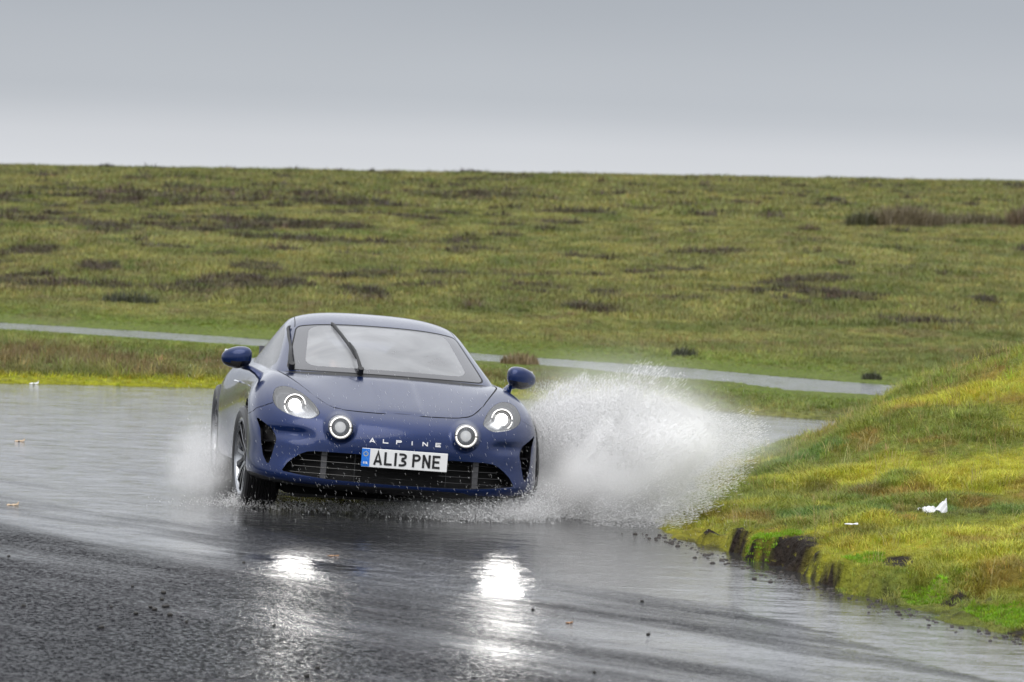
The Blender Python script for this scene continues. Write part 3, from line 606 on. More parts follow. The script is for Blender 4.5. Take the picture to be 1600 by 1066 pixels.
GH=[ # rows front to back, columns centre, .., pillar, pillar outer, glass, belt
 [(.05,0,.80),(.03,.24,.80),(-.03,.47,.795),(-.13,.66,.785),(-.18,.70,.77),(-.24,.735,.75),(-.30,.76,.70)],
 [(-.05,0,.868),(-.07,.24,.865),(-.14,.47,.858),(-.26,.672,.85),(-.30,.705,.835),(-.36,.735,.815),(-.42,.755,.77)],
 [(-.32,0,.978),(-.34,.235,.975),(-.41,.45,.963),(-.52,.635,.94),(-.54,.665,.918),(-.58,.71,.875),(-.62,.755,.80)],
 [(-.62,0,1.083),(-.64,.225,1.08),(-.70,.425,1.068),(-.79,.585,1.042),(-.81,.618,1.015),(-.84,.685,.94),(-.87,.755,.82)],
 [(-.90,0,1.168),(-.91,.215,1.165),(-.95,.405,1.152),(-1.02,.545,1.128),(-1.03,.582,1.095),(-1.06,.665,.99),(-1.09,.757,.84)],
 [(-1.25,0,1.236),(-1.26,.21,1.236),(-1.28,.39,1.223),(-1.32,.525,1.19),(-1.33,.565,1.155),(-1.35,.655,1.02),(-1.37,.757,.85)],
 [(-1.7,0,1.25),(-1.7,.2,1.245),(-1.7,.37,1.228),(-1.7,.495,1.185),(-1.7,.535,1.15),(-1.7,.63,1.02),(-1.7,.74,.86)],
 [(-2.15,0,1.14),(-2.15,.2,1.135),(-2.13,.35,1.118),(-2.1,.455,1.085),(-2.09,.49,1.06),(-2.08,.58,.97),(-2.05,.70,.86)],
 [(-2.6,0,.965),(-2.6,.2,.96),(-2.55,.34,.945),(-2.48,.43,.925),(-2.46,.46,.91),(-2.43,.52,.87),(-2.38,.60,.82)],
 [(-2.95,0,.82),(-2.95,.2,.82),(-2.88,.34,.81),(-2.78,.43,.80),(-2.75,.46,.79),(-2.7,.50,.77),(-2.65,.55,.74)],
]
DRL=(.385,.553); HLC=(.652,.662)
def body_disp(P):
    x,y,z=P[...,0],np.abs(P[...,1]),P[...,2]
    front=smooth(.35,.55,x)
    r=np.hypot(y-DRL[0],z-DRL[1])
    P[...,0]+=front*.034*(1-smooth(.068,.098,r))
    # bonnet spine
    P[...,2]+=.006*(1-smooth(.10,.15,y))*smooth(-.1,.1,x)*(1-smooth(.66,.74,x))*smooth(.64,.66,z)
    # concave cheek under the lamps
    P[...,0]-=.03*np.exp(-((z-.49)/.035)**2)*smooth(.50,.64,y)*(1-smooth(.80,.86,y))*smooth(.3,.45,x)
    return P
def low_us(): return np.concatenate([np.arange(0,10,1/14.),[10.]])
def low_vs(): return np.concatenate([np.arange(0,6,1/16.),np.arange(6,14,1/8.),[14.]])
def low_grid():
    P=bs_surf(LOW,low_us(),low_vs(),'mirror','mirror');return body_disp(P)
def gh_us(): return np.concatenate([np.arange(0,9,1/12.),[9.]])
def gh_vs(): return np.concatenate([np.arange(0,6,1/12.),[6.]])
def gh_grid(): return bs_surf(GH,gh_us(),gh_vs(),'mirror','clamp')
def grid_mesh(P,us,vs):
    """full (mirrored) triangle mesh with params. returns V, F, U, Vv(signed)"""
    nu,nv=P.shape[:2]
    Q=P[:,1:].copy()[:,::-1];Q[...,1]*=-1
    W=np.concatenate([Q,P],1);v2=np.concatenate([-vs[1:][::-1],vs])
    n2=W.shape[1]
    idx=np.arange(nu*n2).reshape(nu,n2)
    a,b,c,d=idx[:-1,:-1],idx[:-1,1:],idx[1:,1:],idx[1:,:-1]
    F=np.concatenate([np.stack([a,b,c],-1).reshape(-1,3),np.stack([a,c,d],-1).reshape(-1,3)])
    UU=np.repeat(us,n2);VV=np.tile(v2,nu)
    return W.reshape(-1,3),F,UU,VV
# axes of the car: x forward from the front axle, y to the car's left, z up
def Rm(ax, a): return Matrix.Rotation(a, 4, ax)
CAR_M = Matrix.Translation((-.77, 24.85, 0)) @ Rm('Z', .150) @ Matrix(((0, 1, 0, 0), (-1, 0, 0, 0), (0, 0, 1, 0), (0, 0, 0, 1)))
BODY_M = Matrix.Translation((0, 0, .3)) @ Rm('X', -.043) @ Rm('Y', -.02) @ Matrix.Translation((0, 0, -.3))   # leaning out of the bend
car = bpy.data.objects.new('sports_car', None); COL.objects.link(car); car.matrix_world = CAR_M
tag(car, 'dark blue two-door sports coupe with four round lamps lit, cornering through spray', 'car')
def part(o, wheel=False):
    o.parent = car; o.matrix_parent_inverse = Matrix.Identity(4)
    o.matrix_basis = (Matrix.Identity(4) if wheel else BODY_M) @ o.matrix_basis; return o
# --- materials
def paint_mat():
    m, t, out = mat_new('metallic_blue_paint_wet'); L = t.links.new
    p = t.nodes.new('ShaderNodeBsdfPrincipled'); tcn = t.nodes.new('ShaderNodeTexCoord')
    p.inputs['Base Color'].default_value = (.0006, .0120, .070, 1); p.inputs['Metallic'].default_value = .5; p.inputs['Specular IOR Level'].default_value = .08; p.inputs['Roughness'].default_value = .3
    p.inputs['Coat Weight'].default_value = 1; p.inputs['Coat IOR'].default_value = 1.40
    fl = t.nodes.new('ShaderNodeTexNoise'); fl.inputs['Scale'].default_value = 900; L(tcn.outputs['Object'], fl.inputs['Vector'])
    # rain beads standing on the lacquer
    v = t.nodes.new('ShaderNodeTexVoronoi'); v.inputs['Scale'].default_value = 95; L(tcn.outputs['Object'], v.inputs['Vector'])
    v2 = t.nodes.new('ShaderNodeTexVoronoi'); v2.inputs['Scale'].default_value = 230; L(tcn.outputs['Object'], v2.inputs['Vector'])
    def mr(o, a, b, c, d):
        q = t.nodes.new('ShaderNodeMapRange'); q.interpolation_type = 'SMOOTHSTEP'
        for k, val in zip(('From Min', 'From Max', 'To Min', 'To Max'), (a, b, c, d)): q.inputs[k].default_value = val
        L(o, q.inputs['Value']); return q.outputs[0]
    a = t.nodes.new('ShaderNodeMath'); a.operation = 'ADD'; L(mr(v.outputs['Distance'], .10, .42, 1, 0), a.inputs[0]); L(mr(v2.outputs['Distance'], .1, .4, .4, 0), a.inputs[1])
    n = t.nodes.new('ShaderNodeTexNoise'); n.inputs['Scale'].default_value = 7; n.inputs['Detail'].default_value = 4; L(tcn.outputs['Object'], n.inputs['Vector'])
    ml = t.nodes.new('ShaderNodeMath'); ml.operation = 'MULTIPLY'; L(a.outputs[0], ml.inputs[0]); L(mr(n.outputs['Fac'], .38, .6, .25, 1), ml.inputs[1])
    b = t.nodes.new('ShaderNodeBump'); b.inputs['Distance'].default_value = .0008; b.inputs['Strength'].default_value = .30; L(ml.outputs[0], b.inputs['Height'])
    L(b.outputs[0], p.inputs['Coat Normal']); L(mr(n.outputs['Fac'], .35, .65, .02, .07), p.inputs['Coat Roughness'])
    L(mr(fl.outputs['Fac'], .3, .7, .24, .38), p.inputs['Roughness'])
    L(p.outputs[0], out.inputs[0]); return m
M_paint = paint_mat()
M_black = principled('black_plastic', (.005, .005, .006), .5, bump=.001, bscale=300, var=.3)
M_gloss = principled('gloss_black', (.006, .006, .008), .12, coat=.5)
M_gap = principled('panel_gap_rubber', (.004, .004, .005), .7, var=.2)
M_chrome = principled('polished_metal', (.75, .76, .78), .12, metal=1)
M_silver = principled('lamp_bowl', (.26, .27, .29), .22, metal=.85, var=.15)
M_rim = principled('machined_alloy', (.42, .43, .45), .22, metal=1, var=.2)
M_rimdark = principled('dark_alloy', (.03, .03, .034), .3, metal=.7, var=.3)
M_tyre = principled('wet_rubber', (.012, .012, .013), .35, bump=.001, bscale=120, var=.4)
M_disc = principled('brake_steel', (.35, .34, .33), .3, metal=1, bump=.0005, bscale=200)
M_plate = principled('plate_white', (.72, .73, .74), .35, bump=.0003, bscale=500, var=.05)
M_plateblue = principled('plate_blue', (.01, .16, .62), .35, var=.05)
M_ink = principled('plate_black', (.010, .010, .012), .4, var=.1)
M_under = principled('matt_underbody', (.006, .006, .006), 1, spec=0, var=.2)
M_white = principled('white_badge', (.8, .8, .82), .3, var=.05)
M_lamp = principled('lit_lamp', (1, 1, 1), .3, emit=(1, .98, .94), es=5)
M_drl = principled('daytime_ring', (1, 1, 1), .3, emit=(1, .95, .88), es=.8)
M_soft = principled('dark_cabin_trim', (.085, .085, .095), .7, var=.3, bump=.001, bscale=150)
def glass_mat(name, film, tint=(1, 1, 1), filmcol=(.8, .82, .86)):
    """clear pane under a film of rain: part transparent, part mirror, part scattering water film"""
    m, t, out = mat_new(name); L = t.links.new
    tr = t.nodes.new('ShaderNodeBsdfTransparent'); tr.inputs[0].default_value = (*tint, 1)
    gl = t.nodes.new('ShaderNodeBsdfGlossy'); gl.inputs['Roughness'].default_value = .05
    fr = t.nodes.new('ShaderNodeFresnel'); fr.inputs['IOR'].default_value = 1.6
    m1 = t.nodes.new('ShaderNodeMixShader'); L(fr.outputs[0], m1.inputs[0]); L(tr.outputs[0], m1.inputs[1]); L(gl.outputs[0], m1.inputs[2])
    df = t.nodes.new('ShaderNodeBsdfDiffuse'); df.inputs[0].default_value = (*filmcol, 1)
    tl = t.nodes.new('ShaderNodeBsdfTranslucent'); tl.inputs[0].default_value = (*filmcol, 1)
    m0 = t.nodes.new('ShaderNodeMixShader'); m0.inputs[0].default_value = .35; L(df.outputs[0], m0.inputs[1]); L(tl.outputs[0], m0.inputs[2])
    tcn = t.nodes.new('ShaderNodeTexCoord')
    n = t.nodes.new('ShaderNodeTexNoise'); n.inputs['Scale'].default_value = 2.2; n.inputs['Detail'].default_value = 6; n.inputs['Distortion'].default_value = .8
    mp = t.nodes.new('ShaderNodeMapping'); mp.inputs['Scale'].default_value = (1, 1, 2.5); L(tcn.outputs['Object'], mp.inputs[0]); L(mp.outputs[0], n.inputs['Vector'])
    n3 = t.nodes.new('ShaderNodeTexNoise'); n3.inputs['Scale'].default_value = 140; n3.inputs['Detail'].default_value = 2; L(tcn.outputs['Object'], n3.inputs['Vector'])
    b = t.nodes.new('ShaderNodeBump'); b.inputs['Distance'].default_value = .0012; b.inputs['Strength'].default_value = .4; L(n3.outputs['Fac'], b.inputs['Height']); L(b.outputs[0], gl.inputs['Normal'])
    r = t.nodes.new('ShaderNodeMapRange'); r.inputs['From Min'].default_value = .3; r.inputs['From Max'].default_value = .7
    r.inputs['To Min'].default_value = film*.75; r.inputs['To Max'].default_value = min(1, film*1.25); L(n.outputs['Fac'], r.inputs['Value'])
    m2 = t.nodes.new('ShaderNodeMixShader'); L(r.outputs[0], m2.inputs[0]); L(m1.outputs[0], m2.inputs[1]); L(m0.outputs[0], m2.inputs[2])
    L(m2.outputs[0], out.inputs[0]); return m
M_wind = glass_mat('rain_filmed_windscreen', .32, filmcol=(.88, .90, .94))
M_frit = principled('glass_black_border', (.03, .03, .036), .18, coat=.6, var=.2)
M_side = glass_mat('side_glass', .15, (.75, .8, .8))
M_lens = glass_mat('lamp_lens', .10, filmcol=(.8, .82, .85))

# --- triangle mesh that can be cut along the zero line of any field
class TM:
    def __init__(s, V, F, U, W):
        s.V = V; s.F = F; s.A = np.stack([U, W], 1); s.L = np.zeros(len(F), int); s.normals()
    def normals(s):
        a, b, c = s.V[s.F[:, 0]], s.V[s.F[:, 1]], s.V[s.F[:, 2]]; n = np.cross(b-a, c-a); s.N = np.zeros_like(s.V)
        for k in range(3):
            for q in range(3): s.N[:, q] += np.bincount(s.F[:, k], n[:, q], len(s.V))
        s.N /= np.linalg.norm(s.N, axis=1)[:, None]+1e-12
    def cut(s, f, mask=None):
        """split faces where f changes sign; returns per-face value sign after the split (True where f<0)"""
        f = np.where(np.abs(f) < 1e-7, 1e-7, f); sg = f > 0; fs = sg[s.F]; cnt = fs.sum(1); mix = (cnt == 1) | (cnt == 2)
        if mask is not None: mix &= mask
        M = s.F[mix]; ms_ = fs[mix]; lone_val = ms_.sum(1) == 1
        lone = np.argmax(ms_ == lone_val[:, None], 1); r = np.arange(len(M))
        a, b, c = M[r, lone], M[r, (lone+1) % 3], M[r, (lone+2) % 3]
        E = np.concatenate([np.stack([a, b], 1), np.stack([a, c], 1)]); Es = np.sort(E, 1)
        key = Es[:, 0]*len(s.V)+Es[:, 1]; uq, first, inv = np.unique(key, return_index=True, return_inverse=True); e = Es[first]
        t = (f[e[:, 0]]/(f[e[:, 0]]-f[e[:, 1]]))[:, None]; base = len(s.V)
        def ip(X): return np.concatenate([X, X[e[:, 0]]*(1-t)+X[e[:, 1]]*t])
        s.V = ip(s.V); s.A = ip(s.A); s.N = ip(s.N); s.N /= np.linalg.norm(s.N, axis=1)[:, None]+1e-12
        ab = base+inv[:len(M)]; ac = base+inv[len(M):]
        lab = s.L[mix]
        s.F = np.concatenate([s.F[~mix], np.stack([a, ab, ac], 1), np.stack([ab, b, c], 1), np.stack([ab, c, ac], 1)])
        s.L = np.concatenate([s.L[~mix], lab, lab, lab])
        f2 = np.concatenate([f, np.zeros(len(s.V)-base)]); return f2[s.F].sum(1) < 0
    def sub(s, fm, off=0.0):
        F = s.F[fm]; used, inv = np.unique(F, return_inverse=True); return s.V[used]+s.N[used]*off, inv.reshape(-1, 3), s.N[used]
    def border(s, fm):
        F = s.F[fm]; E = np.concatenate([F[:, [0, 1]], F[:, [1, 2]], F[:, [2, 0]]]); Es = np.sort(E, 1); key = Es[:, 0]*len(s.V)+Es[:, 1]
        u, idx, cnt = np.unique(key, return_index=True, return_counts=True); return E[idx[cnt == 1]]
    def wall(s, fm, d, yz=None):
        """skirt hanging from the border of faces fm by vector d (array or per-normal scalar)"""
        E = s.border(fm); used, inv = np.unique(E, return_inverse=True); e = inv.reshape(-1, 2); P = s.V[used]
        Q = P+(s.N[used]*d if np.isscalar(d) else np.asarray(d)); n = len(used)
        return np.concatenate([P, Q]), np.stack([e[:, 0], e[:, 1], e[:, 1]+n, e[:, 0]+n], 1)
def csmooth(P, k=4):
    P = np.asarray(P, float); n = len(P); out = []
    for i in range(n):
        a, b, c, d = P[i-1], P[i], P[(i+1) % n], P[(i+2) % n]
        for q in range(k):
            t = q/k; out.append(.5*((2*b)+(-a+c)*t+(2*a-5*b+4*c-d)*t*t+(-a+3*b-3*c+d)*t**3))
    return np.array(out)
tm = TM(*grid_mesh(low_grid(), low_us(), low_vs()))
def ayz(): return np.abs(tm.V[:, 1]), tm.V[:, 2]
HL = csmooth([(.772, .680), (.765, .715), (.750, .744), (.712, .763), (.665, .763), (.61, .742), (.565, .711), (.53, .675), (.508, .640), (.505, .622), (.525, .603), (.56, .588), (.61, .589), (.67, .600), (.715, .615), (.755, .642)])
GRL = np.array([(-.10, .228), (.20, .229), (.44, .234), (.60, .247), (.705, .260), (.712, .268), (.685, .312), (.65, .345), (.61, .374), (.57, .391), (.52, .397), (.40, .399), (-.10, .399)])
INT = np.array([(.868, .572), (.815, .535), (.775, .505), (.757, .475), (.750, .445), (.762, .40), (.772, .350), (.787, .297), (.800, .300), (.822, .345), (.835, .42), (.842, .50)])
BON = csmooth([(-.2, .6545), (0, .6545), (.09, .6535), (.14, .6505), (.27, .652), (.36, .657), (.425, .668), (.47, .690), (.52, .722), (.57, .762), (.62, .800), (.66, .826), (.695, .850), (.70, .90), (.5, 1.0), (-.2, 1.0), (-.5, .9), (-.5, .7)], 5)
front = lambda: tm.V[:, 0] > -.45
# shut lines first: label 9 = gap
def field(f, cond, big=1.0): return np.where(cond, f, big)
def gapline(dist, cond, w=.0028):
    f = field(np.abs(dist)-w, cond); ins = tm.cut(f); ins &= (tm.L == 0); tm.L[ins] = 9
def lowcut(): return np.interp(np.abs(tm.V[:, 1]), [0, .30, .39, .43, .63, .78, .87, 1.2], [.2105, .208, .2065, .194, .195, .211, .232, .235])
# lower edge: black plastic below
y, z = ayz(); ins = tm.cut(z-lowcut()); tm.L[ins] = 1
for poly, lab in ((GRL, 2), (INT, 3), (HL, 4)):
    y, z = ayz(); f = field(poly_sd(y, z, poly), (tm.V[:, 0] > .1) & (tm.N[:, 0] > -.2)); ins = tm.cut(f); tm.L[ins & (tm.L <= 1)] = lab
# round lamps
y, z = ayz(); f = field(np.hypot(y-DRL[0], z-DRL[1])-.0745, tm.V[:, 0] > .4); ins = tm.cut(f); tm.L[ins & (tm.L == 0)] = 5
y, z = ayz(); gapline(poly_sd(y, z, BON), front() & (tm.N[:, 0] > -.3))
# wing to bumper line, from the lamp outwards and down to the arch
y, z = ayz(); gapline(z-np.interp(y, [.70, .775, .86, .905, .95], [.68, .662, .622, .575, .5]), front() & (y > .768) & (tm.V[:, 0] > .05) & (tm.V[:, 0] < .6) & (z > .5))
# wheel arches
for cx, cz, r in ((0, .315, .352), (-2.42, .325, .362)):
    f = field(np.hypot(tm.V[:, 0]-cx, tm.V[:, 2]-cz)-r, (np.abs(tm.V[:, 1]) > .5)); ins = tm.cut(f); tm.L[ins] = 6
# doors
X_, Z_ = tm.V[:, 0], tm.V[:, 2]
gapline(X_-(-.46-.10*(Z_-.2)), (np.abs(tm.V[:, 1]) > .6) & (Z_ > .24) & (X_ > -.8) & (Z_ < .9))
X_, Z_ = tm.V[:, 0], tm.V[:, 2]
gapline(X_-(-1.52-.25*np.clip(Z_-.5, 0, 1)), (np.abs(tm.V[:, 1]) > .6) & (Z_ > .24) & (X_ < -1.2) & (X_ > -1.9) & (Z_ < .9))
X_, Z_ = tm.V[:, 0], tm.V[:, 2]
gapline(Z_-.245, (np.abs(tm.V[:, 1]) > .6) & (X_ < -.45) & (X_ > -1.52))
# split labels of painted skin by panel
cen = tm.V[tm.F].mean(1); ay = np.abs(cen[:, 1])
bon = (poly_sd(ay, cen[:, 2], BON) < 0) & (cen[:, 0] > -.45) & (tm.L == 0)
door = (tm.L == 0) & (cen[:, 0] < -.46-.10*(cen[:, 2]-.2)) & (cen[:, 0] > -1.52-.25*np.clip(cen[:, 2]-.5, 0, 1)) & (cen[:, 2] > .245) & (ay > .6)
hasgap = tm.L == 9
def skin(name, fm, mat, off=0, split=False):
    V, F, Nn = tm.sub(fm, off); o_ = part(mesh_obj(name, V, F, mat, normals=Nn))
    if 'gap' in name: o_['kind'] = 'stuff'
    return o_
skin('body', (tm.L == 0) & ~bon & ~door, M_paint)
skin('bonnet', bon, M_paint)
for s in (1, -1): skin('door', door & (cen[:, 1]*s > 0), M_paint)
for s in (1, -1):
    for nm_, mm_ in (('bonnet_gap', cen[:, 0]-1.2*(ay-.7) > .30), ('door_gap', cen[:, 0] < -.40)):
        skin(nm_, hasgap & (cen[:, 1]*s > 0) & mm_, M_gap, -.005)
    skin('bonnet_gap', hasgap & (cen[:, 1]*s > 0) & (cen[:, 0] >= -.40) & (cen[:, 0]-1.2*(ay-.7) <= .30), M_gap, -.005)
skin('lower_bumper', tm.L == 1, M_black)
# grille opening, side openings: walls going in and dark backs
V, F = tm.wall(tm.L == 2, (-.16, 0, 0)); part(mesh_obj('grille_duct', V, F, M_black, sharp=rad(50)))
for s in (1, -1):
    fm = (tm.L == 3) & (cen[:, 1]*s > 0)
    V, F = tm.wall(fm, (-.11, -.03*s, 0)); o = part(mesh_obj('side_intake', V, F, M_gloss, sharp=rad(50)))
    V, F, Nn = tm.sub(fm); V = V+np.array((-.11, -.03*s, 0)); b_ = mesh_obj('intake_mesh', V, F, M_black, parent=o)
    bl = MB(); bl.box((.50, .795*s, .43), (.10, .05, .008), Matrix.Rotation(-.25*s, 3, 'Z')); bl.box((.505, .787*s, .37), (.09, .04, .006)); bl.build('intake_vane', M_rimdark, o)
V, F, Nn = tm.sub(tm.L == 2); V = V+np.array((-.16, 0, 0)); part(mesh_obj('radiator', V, F, principled('radiator_core', (.002, .002, .0025), .8, bump=.004, bscale=90)))
g = bpy.data.objects.new('grille', None); COL.objects.link(g); part(g)
gx = lambda yy: float(np.interp(abs(yy), [0, .2, .42, .6, .72], [.855, .845, .815, .755, .70]))-.022
def gtop(yy): return float(np.interp(abs(yy), [0, .52, .61, .65, .705], [.399, .397, .374, .345, .27]))
def gbot(yy): return float(np.interp(abs(yy), [0, .2, .44, .705], [.228, .229, .234, .260]))
for zz in (.262, .300, .338, .374):
    ymax = max(q for q in np.linspace(0, .7, 141) if gtop(q) > zz+.002 and gbot(q) < zz-.002)
    ys = np.linspace(-ymax, ymax, 41); bar = MB(); bar.tube([(gx(q), q, zz) for q in ys], .0015, 6); bar.build('grille_bar', M_gloss, g)
for yy in (-.465, -.28, .28, .465):
    w = .034 if abs(yy) > .4 else .006
    b = MB(); b.box((gx(yy)-.035, yy, (gtop(yy)+gbot(yy))/2), (.05, w, gtop(yy)-gbot(yy)+.01)); b.build('grille_strut', principled('grille_strut_grey', (.06, .06, .065), .4, var=.2) if abs(yy) > .4 else M_black, g)
# --- round lamps and headlights
def ring(mb, c, r, w, d, tilt=0, n=40, a0=0, a1=2*pi, m=0):
    pts = [(c[0], c[1]+r*math.cos(a), c[2]+r*math.sin(a)) for a in np.linspace(a0, a1, n)]; mb.tube(pts, w, 6, cap=True); return mb
def lamp_disc(name, c, r, depth, mat, parent, n=36, dome=.3):
    b = MB(); prof = [(.0001, depth+r*dome)]+[(r*math.sin(a), depth+r*dome*math.cos(a)) for a in np.linspace(.2, pi/2, 7)]+[(r, depth-.01)]
    b.lathe([(q, h) for q, h in prof], n, 'x'); b.V = [(v[0]+c[0], v[1]+c[1], v[2]+c[2]) for v in b.V]; return b.build(name, mat, parent)
def lamp_face_x(yc, zc, off=0):
    m = (np.hypot(np.abs(tm.V[:, 1])-yc, tm.V[:, 2]-zc) < .02) & (tm.V[:, 0] > .3); return float(tm.V[m, 0].mean())+off
for s in (1, -1):
    L_ = bpy.data.objects.new('headlight', None); COL.objects.link(L_); part(L_)
    fm = (tm.L == 4) & (cen[:, 1]*s > 0)
    V, F = tm.wall(fm, -.016); mesh_obj('lamp_seal', V, F, M_gap, L_)
    V, F, Nn = tm.sub(fm, .0005); ctr = V.mean(0); Vl = ctr+(V-ctr)*.982; mesh_obj('lens', Vl, F, M_lens, L_, normals=Nn)
    V, F, Nn = tm.sub(fm); bowl = mesh_obj('lamp_bowl', V-np.array((.085, 0, 0)), F, M_silver, L_, normals=Nn)
    V, F = tm.wall(fm, (-.086, 0, 0)); mesh_obj('bowl_rim', V, F, M_silver, L_)
    hx = lamp_face_x(.648, .662); c = (hx-.050, s*.642, .660)
    b = MB(); b.lathe([(.046, -.05), (.046, .004), (.052, .012), (.060, .006), (.060, -.05)], 40, 'x'); b.V = [(v[0]+c[0], v[1]+c[1], v[2]+c[2]) for v in b.V]; b.build('lamp_shroud', M_black, L_)
    b = MB()
    for a0 in (.12, pi+.12): ring(b, (c[0]+.010, c[1], c[2]), .064, .0042, 0, a0=a0, a1=a0+pi-.24, n=24)
    b.build('light_ring', M_drl, L_)
    lamp_disc('headlamp_bulb', (c[0]+.004, c[1], c[2]), .038, .0, M_lamp, L_, dome=.12)
    b = MB()                       # small reflector ribs beside the projector
    for k in range(4): b.box((hx-.035-.012*k, s*(.60-.012*k), .60+.004*k), (.03, .035, .004), Matrix.Rotation(.4*s, 3, 'Z'))
    b.build('reflector_rib', M_silver, L_)
    # round lamp
    R_ = bpy.data.objects.new('round_lamp', None); COL.objects.link(R_); part(R_)
    fm = (tm.L == 5) & (cen[:, 1]*s > 0); rx = lamp_face_x(*DRL)
    V, F = tm.wall(fm, (-.05, 0, 0)); mesh_obj('lamp_housing', V, F, M_gloss, R_, sharp=rad(50))
    c = (rx-.012, s*DRL[0], DRL[1])
    b = MB(); b.lathe([(.0745, -.03), (.0745, .006), (.070, .012), (.066, .006), (.066, -.03)], 48, 'x'); b.V = [(v[0]+c[0], v[1]+c[1], v[2]+c[2]) for v in b.V]; b.build('bezel', M_silver, R_)
    b = MB()
    for a0 in (.06, pi+.06): ring(b, (c[0]+.004, c[1], c[2]), .0605, .0048, 0, a0=a0, a1=a0+pi-.12, n=28)
    b.build('light_ring', M_drl, R_)
    b = MB(); b.lathe([(.0545, .006), (.050, -.012), (.040, -.030), (.001, -.034)], 40, 'x'); b.V = [(v[0]+c[0], v[1]+c[1], v[2]+c[2]) for v in b.V]; b.build('reflector', M_silver, R_)
    lamp_disc('projector', (c[0]-.012, c[1], c[2]), .033, .0, principled('projector_glass', (.55, .57, .6), .08, coat=1, emit=(1, 1, 1), es=.25), R_, dome=.6)
    lamp_disc('lens', (c[0]+.006, c[1], c[2]), .066, .0, M_lens, R_, dome=.12)
# --- lettering built from strokes
def strokes(lines, w, depth, place, name, mat, parent):
    b = MB()
    for ln in lines:
        P = [Vector((p[0], p[1])) for p in ln]; n = len(P); Lf = []; Rt = []
        for i, p in enumerate(P):
            if i == 0: t = (P[1]-P[0]).normalized(); nn = Vector((-t.y, t.x)); k = 1
            elif i == n-1: t = (P[-1]-P[-2]).normalized(); nn = Vector((-t.y, t.x)); k = 1
            else:
                t0 = (p-P[i-1]).normalized(); t1 = (P[i+1]-p).normalized(); nn = (Vector((-t0.y, t0.x))+Vector((-t1.y, t1.x)))
                if nn.length < .2: nn = Vector((-t0.y, t0.x)); k = 1
                else:
                    nn.normalize(); k = min(2.2, 1/max(.35, nn.dot(Vector((-t0.y, t0.x)))))
            Lf.append(p+nn*w/2*k); Rt.append(p-nn*w/2*k)
        V = [place(q.x, q.y, depth) for q in Lf]+[place(q.x, q.y, depth) for q in Rt]+[place(q.x, q.y, 0) for q in Lf]+[place(q.x, q.y, 0) for q in Rt]
        F = []
        for i in range(n-1):
            F += [(i, i+1, n+i+1, n+i), (i, 2*n+i, 2*n+i+1, i+1), (n+i, n+i+1, 3*n+i+1, 3*n+i)]
        F += [(0, n, 3*n, 2*n), (n-1, 3*n-1, 4*n-1, 2*n-1)]
        b.add(V, F)
    return b.build(name, mat, parent, smooth=False)
def arc(cx, cy, rx, ry, a0, a1, n=9): return [(cx+rx*math.cos(rad(a)), cy+ry*math.sin(rad(a))) for a in np.linspace(a0, a1, n)]
# unit glyphs: width 1, height 1
def glyph(ch, W, H, w):
    h = w/2; x0, x1, y0, y1 = h, W-h, h, H-h; m = H*.5
    return {'A': [[(h*.9, 0), (W/2-.0, H-h*.3), (W-h*.9, 0)], [(W*.24, H*.27), (W*.76, H*.27)]],
            'L': [[(x0, H), (x0, y0), (W, y0)]],
            'I': [[(W/2, 0), (W/2, H)]],
            '1': [[(W/2, 0), (W/2, H)]],
            '3': [[(0, y1-.0)]+[(h*1.2, y1)]+arc(W-h-H*.22, H*.755-.0, H*.22, H*.245-h, 90, -90, 9)[0:]+[(W*.38, H*.51)], [(W*.38, H*.51)]+arc(W-h-H*.24, H*.255, H*.24, H*.255-h, 90, -90, 9)+[(h*.6, y0), (0, y0)]],
            'P': [[(x0, 0), (x0, y1), (W*.5, y1)]+arc(W-h-H*.2, H*.72, H*.2, H*.28-h, 90, -90, 9)+[(x0, H*.44+h)]],
            'N': [[(x0, 0), (x0, H)], [(x0, H-h*.5), (x1, h*.5)], [(x1, 0), (x1, H)]],
            'E': [[(W, y1), (x0, y1), (x0, y0), (W, y0)], [(x0, m), (W*.9, m)]],
            'G': [arc(W/2, H/2, W/2-h, H/2-h, 40, 320, 12)+[(x1, H*.45), (W*.55, H*.45)]],
            'B': [[(x0, y0), (x0, y1), (W*.5, y1)]+arc(W-h-H*.2, H*.74, H*.2, H*.26-h, 90, -90, 7)+[(x0, H*.5)], [(W*.5, H*.5)]+arc(W-h-H*.22, H*.26, H*.22, H*.26-h, 90, -90, 7)+[(x0, y0)]]}[ch]
# number plate
px0 = .874; PT = Matrix.Translation((px0, .012, .384)) @ Rm('Y', .02)
pl = bpy.data.objects.new('licence_plate', None); COL.objects.link(pl); part(pl)
b = MB(); b.box((0, 0, 0), (.006, .524, .113)); o = b.build('plate_panel', M_plate, pl, smooth=False); bv = o.modifiers.new('round', 'BEVEL'); bv.width = .0022; bv.segments = 2; o.matrix_basis = PT
b = MB(); b.box((.0035, -.238, 0), (.002, .050, .107)); o = b.build('country_band', M_plateblue, pl, smooth=False); o.matrix_basis = PT
def on_plate(y_, z_, d): return tuple(PT @ Vector((.0042+d*.0012, y_, z_)))
def glyphs(text, x, y, H, widths, gap, w, name, mat, parent, place):
    for ch, W in zip(text, widths):
        if ch != ' ': strokes(glyph(ch, W, H, w), w, 1, lambda a, c, d, x=x: place(x+a, y+c, d), name, mat, parent)
        x += W+gap
glyphs('AL13 PNE', -.190, -.040, .080, [.054, .048, .020, .047, .012, .050, .050, .047], .0112, .0138, 'plate_character', M_ink, pl, on_plate)
glyphs('GB', -.252, -.038, .013, [.011, .011], .0035, .0030, 'plate_character', M_white, pl, lambda a, c, d: tuple(PT @ Vector((.0048+d*.0008, a, c))))
b = MB()
